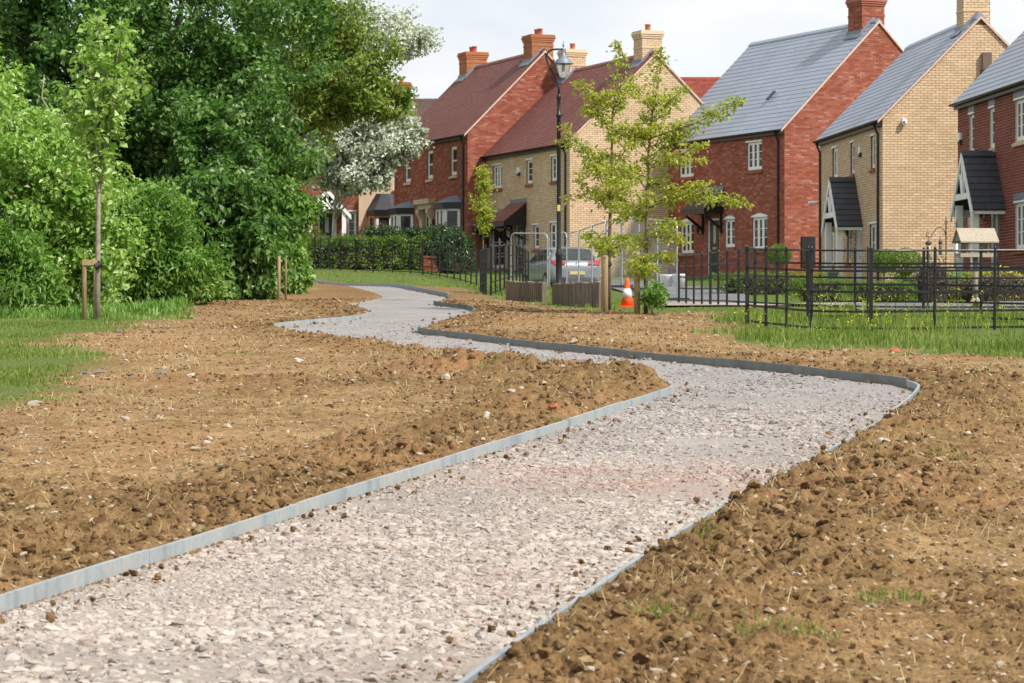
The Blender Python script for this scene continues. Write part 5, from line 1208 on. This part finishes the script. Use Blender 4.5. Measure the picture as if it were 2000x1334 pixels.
def fill(branches, z0, z1, n, rmax, rg, up=.5):
    for i in range(n):
        z = rg.uniform(z0, z1); t = (z - z0) / (z1 - z0); a = rg.uniform(0, 6.28); r_ = rmax * (1 - .65 * t) * rg.uniform(.5, 1.05)
        branches.append((z, r_ * math.cos(a), r_ * math.sin(a), z + r_ * up * rg.uniform(.3, 1.4)))
    return branches
rg = np.random.default_rng(4)
sc = 1 / 104.8
bl = [(1.9, -.6, .1, 2.45), (2.1, -.52, 0, 3.1), (2.6, -.86, 0, 3.25), (3.2, -.6, 0, 4.3), (3.4, -.5, .1, 3.8), (2.6, .5, 0, 3.2), (1.3, -.48, 0, 1.45), (1.6, .45, .2, 2.0), (1.2, .35, -.1, 1.4), (3.6, .4, 0, 4.4), (2.2, .6, .1, 2.5), (1.0, -.2, .1, 1.2)]
young_tree('hornbeam_sapling', 'slim pale green hornbeam sapling beside the low timber wall', (1.81, 51.5), [(0, 0, -.1), (.0, 0, 1), (.02, 0, 2), (.05, 0, 3), (.06, 0, 3.7), (.3, 0, 4.45), (.28, 0, 4.75), (.14, 0, 5.05)], fill(bl, .8, 4.2, 26, .62, rg), .078, 'leaf_hornbeam', 'bark', .036, 1, 125, .10, 'staked saplings')
bl = [(2.4, 1.6, 0, 1.98), (2.6, .95, 0, 3.05), (3.15, 1.65, 0, 3.82), (2.75, .75, -.1, 2.75), (1.6, .65, 0, 1.62), (3.5, .62, 0, 4.05), (2.0, -.6, 0, 2.3), (2.9, -.5, 0, 3.4), (1.4, .75, 0, 1.3), (2.45, -.75, 0, 2.65), (1.2, -.5, 0, 1.4), (3.0, .6, .2, 3.2), (2.0, .85, .2, 2.1), (1.1, .5, .1, 1.0), (3.6, -.35, 0, 4.1), (2.2, -.55, .3, 2.9), (3.1, -.62, .2, 3.3), (1.7, -.5, .3, 2.1), (2.8, .8, .3, 3.5), (1.9, 1.0, -.1, 2.35)]
young_tree('hornbeam_sapling', 'wider hornbeam sapling with a dark leafy clump round its foot', (2.38, 49.2), [(0, 0, -.1), (0, 0, 1), (.03, 0, 2), (.05, 0, 2.9), (.12, 0, 3.6), (.25, 0, 4.3), (.27, 0, 4.75)], fill(bl, .6, 4.0, 24, .68, rg), .078, 'leaf_hornbeam', 'bark', .038, 2, 120, .10, 'staked saplings')
tree('foot_shrub', 'dark green leafy clump growing round the foot of the wider sapling', (2.48, 48.9), [((2.48, 48.9, 2.08), (.24, .24, .28), 22, .12, 60, .3)], .012, 'leaf_mid', 'bark', 'shrub', limbs=8, leaf=.06, seedv=31)
bl = fill([], 1.5, 3.6, 30, .42, rg, 1.6)
young_tree('hornbeam_sapling', 'small upright sapling in front of the red and tan house walls', (-.9, 86), [(0, 0, -.1), (0, 0, 2), (0, 0, 3), (.0, 0, 3.95)], bl, .10, 'leaf_hornbeam', 'bark', .035, 3, 75, .10, 'staked saplings')
bl = []
for i in range(17):
    a = i * 2.4; r_ = .35 + .35 * rg.random(); z = 2.0 + .09 * i; bl.append((z, r_ * math.cos(a), r_ * math.sin(a) * .8, z + 1.2 + .8 * rg.random()))
young_tree('young_maple', 'young pale-leaved maple tied to two stakes on the grass', (-6.93, 46.2), [(0, 0, -.1), (.01, 0, 1), (.02, 0, 2.0), (.04, 0, 3), (.05, 0, 4), (.06, 0, 5.1)], bl, .12, 'leaf_light', 'pale_bark', .048, 4, 34, .10, 'staked saplings', aspect=.8, droop=.5)

def stake(name, label, x, y, h, r=.038, tie=None):
    z = bz(x, y); o = empty(name, (x, y, z)); tag(o, label, 'stake', 'wooden tree stakes')
    MB().lathe([(r, -.2), (r, h - .02), (r * .85, h)], 10).build('post', 'stake_wood', o, True)
    return o
s1 = stake('tree_stake', 'wooden stake nailed to the crossbar beside the young maple', -7.13, 46.1, 1.03); stake('tree_stake', 'wooden stake standing directly behind the maple trunk', -7.0, 46.5, 1.0)
MB().box(-.03, -.05, .93, .22, .0, 1.02).build('crossbar', 'stake_wood', s1); MB().tube([(.18, -.02, .9), (.27, .02, .96)], .065, 8).build('tree_tie', 'black_paint', s1)
s2 = stake('tree_stake', 'thick wooden stake against the timber wall', 1.72, 51.3, 1.05, .065); MB().tube([(.05, .05, .86), (.1, .12, .9)], .05, 8).build('tree_tie', 'black_paint', s2)
s3 = stake('tree_stake', 'tall wooden stake at the wider hornbeam sapling', 2.22, 49.1, 1.13, .055); MB().tube([(.06, .02, 1.0), (.16, .1, 1.0)], .045, 8).build('tree_tie', 'black_paint', s3)
stake('tree_stake', 'pale thin stake at the tip of the bushes by the path', -4.94, 58.6, .95, .035); stake('tree_stake', 'darker thin stake paired with the pale one at the bushes', -4.82, 58.9, .9, .025)

# ------------------------------------------------------------------ hedges, shrubs, garden things
def hedge(name, label, c, size, rz, n, leaf, mat, cat='hedge', group='garden hedges and shrubs', round_=.0, aspect=.6):
    rg = np.random.default_rng(int(abs(c[0] * 100 + c[1])) + 5); zb = bz(c[0], c[1]); root = empty(name, (c[0], c[1], zb), rz); tag(root, label, cat, group)
    sx, sy, sz = size; P_ = rg.uniform(-1, 1, (n, 3)); ax = rg.integers(0, 3, n); sgn = np.sign(rg.normal(0, 1, n)); N_ = np.zeros((n, 3))
    if round_ < .5:
        w = rg.random(n); ax = np.where(w < .4, 2, np.where(w < .8, 1, 0)); sgn = np.where(ax == 2, 1, sgn)
        dpt = 1 - .35 * rg.random(n) ** 2
        P_[np.arange(n), ax] = sgn * dpt; N_[np.arange(n), ax] = sgn
    else:
        P_ = rg.normal(0, 1, (n, 3)); P_ /= np.linalg.norm(P_, axis=1)[:, None]; N_ = P_.copy(); P_ = P_ * (1 - .4 * rg.random(n)[:, None] ** 2)
    N_[:, 2] += .35
    wob = 1 + .18 * np.sin(P_[:, 0] * 2.7 * sx + c[0]) * np.cos(P_[:, 2] * 4 + P_[:, 0] * 3) + .12 * np.sin(P_[:, 0] * 6.3 * sx + P_[:, 1] * 4) + .07 * rg.normal(0, 1, n)
    P_ = P_ * np.array((sx / 2, sy / 2, sz / 2)) * wob[:, None] + rg.normal(0, leaf * .4, (n, 3)); P_[:, 2] += sz / 2 + .03
    V, Ff = leaves_np(P_, N_, leaf, rg, aspect, .15, .1); mesh_np('foliage', V, Ff, mat, root)
    core = MB(); m_ = 14
    core.lathe([(.05, .02), (.42, .05), (.44, .5), (.36, .8), (.05, .86)], m_); o = core.build('stems', 'dark_bark', root); o.scale = (sx * .9, sy * .9, sz)
    return root
hedge('box_hedge', 'clipped bright green hedge behind the far black railing', (-6.1, 107.3), (5.0, 1.2, 1.15), R(-8), 11000, .085, 'leaf_hedge')
hedge('laurel_hedge', 'dark glossy hedge under the bay windows of the red house', (-4.0, 107.6), (3.2, 1.2, 1.5), R(-12), 7000, .10, 'leaf_laurel')
hedge('laurel_bush', 'dark glossy bush beside the red bay window corner', (-2.2, 104.2), (1.6, 1.5, 1.6), 0, 4500, .10, 'leaf_laurel', 'shrub', round_=1)
hedge('yellow_shrub', 'yellow-green rounded shrub in front of the orange brick house', (-8.1, 110.5), (1.7, 1.2, 1.5), 0, 3500, .09, 'leaf_yellow' if False else 'leaf_hornbeam', 'shrub', round_=1)
hedge('box_hedge', 'low hedge in front of the bright red brick house', (6.6, 71), (3.0, .7, .5), R(-20), 4200, .05, 'leaf_hedge')
hedge('box_hedge', 'low hedge along the lawn of the tan house', (8.1, 60.5), (1.5, .6, .42), R(-6), 2600, .045, 'leaf_hedge')
hedge('box_hedge', 'dark low hedge between the topiary balls and the feeder pole', (9.5, 62), (2.2, .7, .55), R(-6), 3600, .045, 'leaf_mid')
hedge('box_hedge', 'low hedge with yellowing patches beside the bin', (7.1, 63.5), (1.3, .6, .5), R(-10), 2400, .045, 'leaf_hornbeam' if False else 'leaf_hedge')
hedge('yellow_shrub', 'bright yellow shrub under the window of the dark red house', (10.55, 60), (1.5, .9, .62), 0, 3200, .06, 'leaf_yellow', 'shrub', round_=1)
hedge('purple_shrub', 'brownish purple shrub below the bright yellow shrub', (10.1, 57.6), (1.7, .7, .6), 0, 3200, .05, 'leaf_purple', 'shrub', round_=1)
hedge('purple_shrub', 'thin brownish shrub beneath the hanging feeders', (8.75, 57.5), (.8, .6, .95), 0, 1500, .05, 'leaf_purple', 'shrub', round_=1)
hedge('sedum_clump', 'orange and red flowering clump behind the bird table', (9.6, 60.5), (.8, .6, .45), 0, 1200, .05, 'leaf_oak', 'shrub', round_=1)
def topiary(label, x, y, zc, r):
    zb = bz(x, y); root = empty('topiary_ball', (x, y, zb)); tag(root, label, 'topiary', 'clipped topiary balls'); rg = np.random.default_rng(int(x * 77))
    n = 2600; d = rg.normal(0, 1, (n, 3)); d /= np.linalg.norm(d, axis=1)[:, None]
    P_ = d * (r * (1 - .25 * rg.random(n) ** 2))[:, None] * np.array((1.12, 1.12, .88)); P_[:, 2] += zc
    V, Ff = leaves_np(P_, d, .045, rg, .55); mesh_np('foliage', V, Ff, 'leaf_hedge', root); MB().tube([(0, 0, -.05), (0, 0, zc)], .02, 6).build('stem', 'bark', root)
topiary('topiary ball on a stem beside the bright red gable', 7.0, 72.5, .98, .30); topiary('topiary ball on a stem close to the tan gable, rear one', 8.45, 62.8, .90, .30); topiary('topiary ball on a stem close to the tan gable, front one', 8.80, 61.8, .88, .33)

bw = MB(); 
def low_wall(label, x0, x1, y, h, rz):
    root = empty('garden_wall', (x0, y, bz(x0, y)), rz); tag(root, label, 'low wall')
    MB().box(0, 0, -.3, x1 - x0, .2, h).build('wall', 'mortar_red', root); bricks_mesh('brickwork', brick_cells(x1 - x0, -.1, h, []), lambda u, o, z: (u, -o + 0 * u, z), 'brick_red', root); MB().box(-.02, -.03, h + .002, x1 - x0 + .02, .23, h + .07).build('coping', 'sill_brick', root)
low_wall('low red brick garden wall behind the far railing', -3.4, -1.6, 106.2, .5, R(-10))

bx_, by_ = 8.48, 50.6; bt = empty('bird_table', (bx_, by_, bz(bx_, by_)), R(8)); tag(bt, 'wooden bird table with pitched roof on a splayed post', 'bird table')
MB().lathe([(.055, .12), (.05, 1.02)], 10).build('post', 'table_wood', bt, True)
for i in range(4):
    a = i * math.pi / 2 + .5; MB().tube([(0, 0, .30), (.16 * math.cos(a), .16 * math.sin(a), .12), (.30 * math.cos(a), .30 * math.sin(a), .02)], .035, 6).build('foot', 'table_wood', bt)
MB().box(-.34, -.2, 1.02, .34, .2, 1.06).box(-.34, -.2, 1.06, .34, -.17, 1.09).box(-.34, .17, 1.06, .34, .2, 1.09).build('tray', 'table_wood', bt)
for sx in (-.2, .2):
    for sy in (-.14, .14): MB().box(sx - .025, sy - .02, 1.06, sx + .025, sy + .02, 1.34).build('upright', 'table_wood', bt)
for s in (-1, 1):
    MB().hexa([(-.36, s * .28, 1.28), (.36, s * .28, 1.28), (.36, 0, 1.53), (-.36, 0, 1.53), (-.36, s * .28, 1.305), (.36, s * .28, 1.305), (.36, 0, 1.555), (-.36, 0, 1.555)]).build('roof_board', 'table_wood', bt)
for s in (-.33, .33): MB().prism([(s, -.22, 1.32), (s, .22, 1.32), (s, 0, 1.515)], (.02, 0, 0)).build('gable_board', 'table_wood', bt)

def feeder_pole(label, x, y, h, hook):
    o = empty('feeder_pole', (x, y, bz(x, y))); tag(o, label, 'feeder pole', 'black feeder poles')
    MB().tube([(0, 0, -.1), (0, 0, h)], .011, 6).build('pole', 'black_iron', o)
    kn = MB()
    for i in range(4):
        a = i * math.pi / 2; kn.tube([(0, 0, h), (.035 * math.cos(a), .035 * math.sin(a), h + .06), (0, 0, h + .12)], .005, 4)
    kn.tube([(0, 0, h + .12), (0, 0, h + .2)], [.008, .002], 5).build('finial', 'black_iron', o)
    if hook:
        q = [(0, 0, h - .22), (-.03, 0, h - .10), (-.10, 0, h - .03), (-.18, 0, h - .04), (-.25, 0, h - .14), (-.30, 0, h - .22), (-.35, 0, h - .24), (-.39, 0, h - .20), (-.38, 0, h - .14), (-.345, 0, h - .135), (-.34, 0, h - .165)]
        MB().tube(q, .008, 6).build('hook', 'black_iron', o, True)
    return o
def feeder(label, x, y, z0, z1, r, body):
    o = empty('bird_feeder', (x, y, z0)); tag(o, label, 'bird feeder', 'hanging bird feeders'); h = z1 - z0
    MB().lathe([(r * .9, .03), (r * .9, h - .05)], 12).build('tube', body, o, True); MB().lathe([(r * .5, h + .02), (r * 1.2, h - .03), (r * 1.2, h - .06), (r * .9, h - .06)], 12).build('lid', 'dark_plastic', o); MB().lathe([(r * .6, -.02), (r * 1.15, .0), (r * 1.0, .04)], 12).build('base', 'green_plastic', o)
    MB().tube([(0, 0, h), (0, 0, h + .10)], .004, 4).build('hanger', 'black_iron', o)
py_ = 55.5; gz_ = bz(8.7, py_)
feeder_pole('black feeder pole with a scroll hook and diamond finial', 8.71, py_, 1.62, True); feeder_pole('plain black feeder pole near the bird table', 8.99, py_ + .4, 1.58, False)
feeder('wide seed feeder with dark lid on the scroll hook', 8.36, py_, gz_ + .95, gz_ + 1.30, .055, 'seed'); feeder('narrow nut feeder hanging beside the pole', 8.60, py_, gz_ + 1.05, gz_ + 1.32, .036, 'brown_vent'); feeder('wire cage feeder on the plain pole', 8.97, py_ + .35, gz_ + .80, gz_ + 1.35, .045, 'bright_steel')

# traffic cone, tubs, bin
cn = empty('traffic_cone', (2.30, 55.2, bz(2.3, 55.2))); tag(cn, 'orange traffic cone with a white band between the saplings', 'traffic cone')
MB().lathe([(.13, .04), (.10, .2), (.045, .52), (.03, .6), (.01, .6)], 16).build('cone', 'cone_orange', cn, True); MB().lathe([(.105, .2), (.072, .38), (.07, .38), (.1, .2)], 16).build('white_band', 'reflective_white', cn, True); MB().box(-.18, -.18, 0, .18, .18, .045).build('base', 'cone_orange', cn)
for i, (x, y) in enumerate(((5.05, 90.5), (5.45, 90.2))):
    tb = empty('planter', (x, y, bz(x, y) + .06)); tag(tb, ('white tub planter on the driveway, next to the mesh fence', 'white tub planter on the driveway, next to the red house wall')[i], 'planter', 'white planters')
    MB().lathe([(.16, 0), (.22, .42), (.235, .44), (.235, .48), (.2, .48), (.19, .4)], 16).build('tub', 'white_paint', tb, True); MB().lathe([(.19, .40), (.0, .43)], 12).build('compost', 'dark_bark', tb)
bn = empty('litter_bin', (7.55, 65.0, bz(7.55, 65.0))); tag(bn, 'dark grey bin post in front of the tan house door', 'bin'); MB().box(-.11, -.08, .12, .11, .08, .62).build('box', 'dark_plastic', bn); MB().box(-.03, -.03, -.05, .03, .03, .12).build('leg', 'dark_plastic', bn); MB().box(-.125, -.09, .62, .125, .09, .66).build('lid', 'dark_plastic', bn)
print('tris', sum(len(m.loop_triangles) or sum(len(p.vertices) - 2 for p in m.polygons) for m in bpy.data.meshes), 'objects', len(SC.objects))
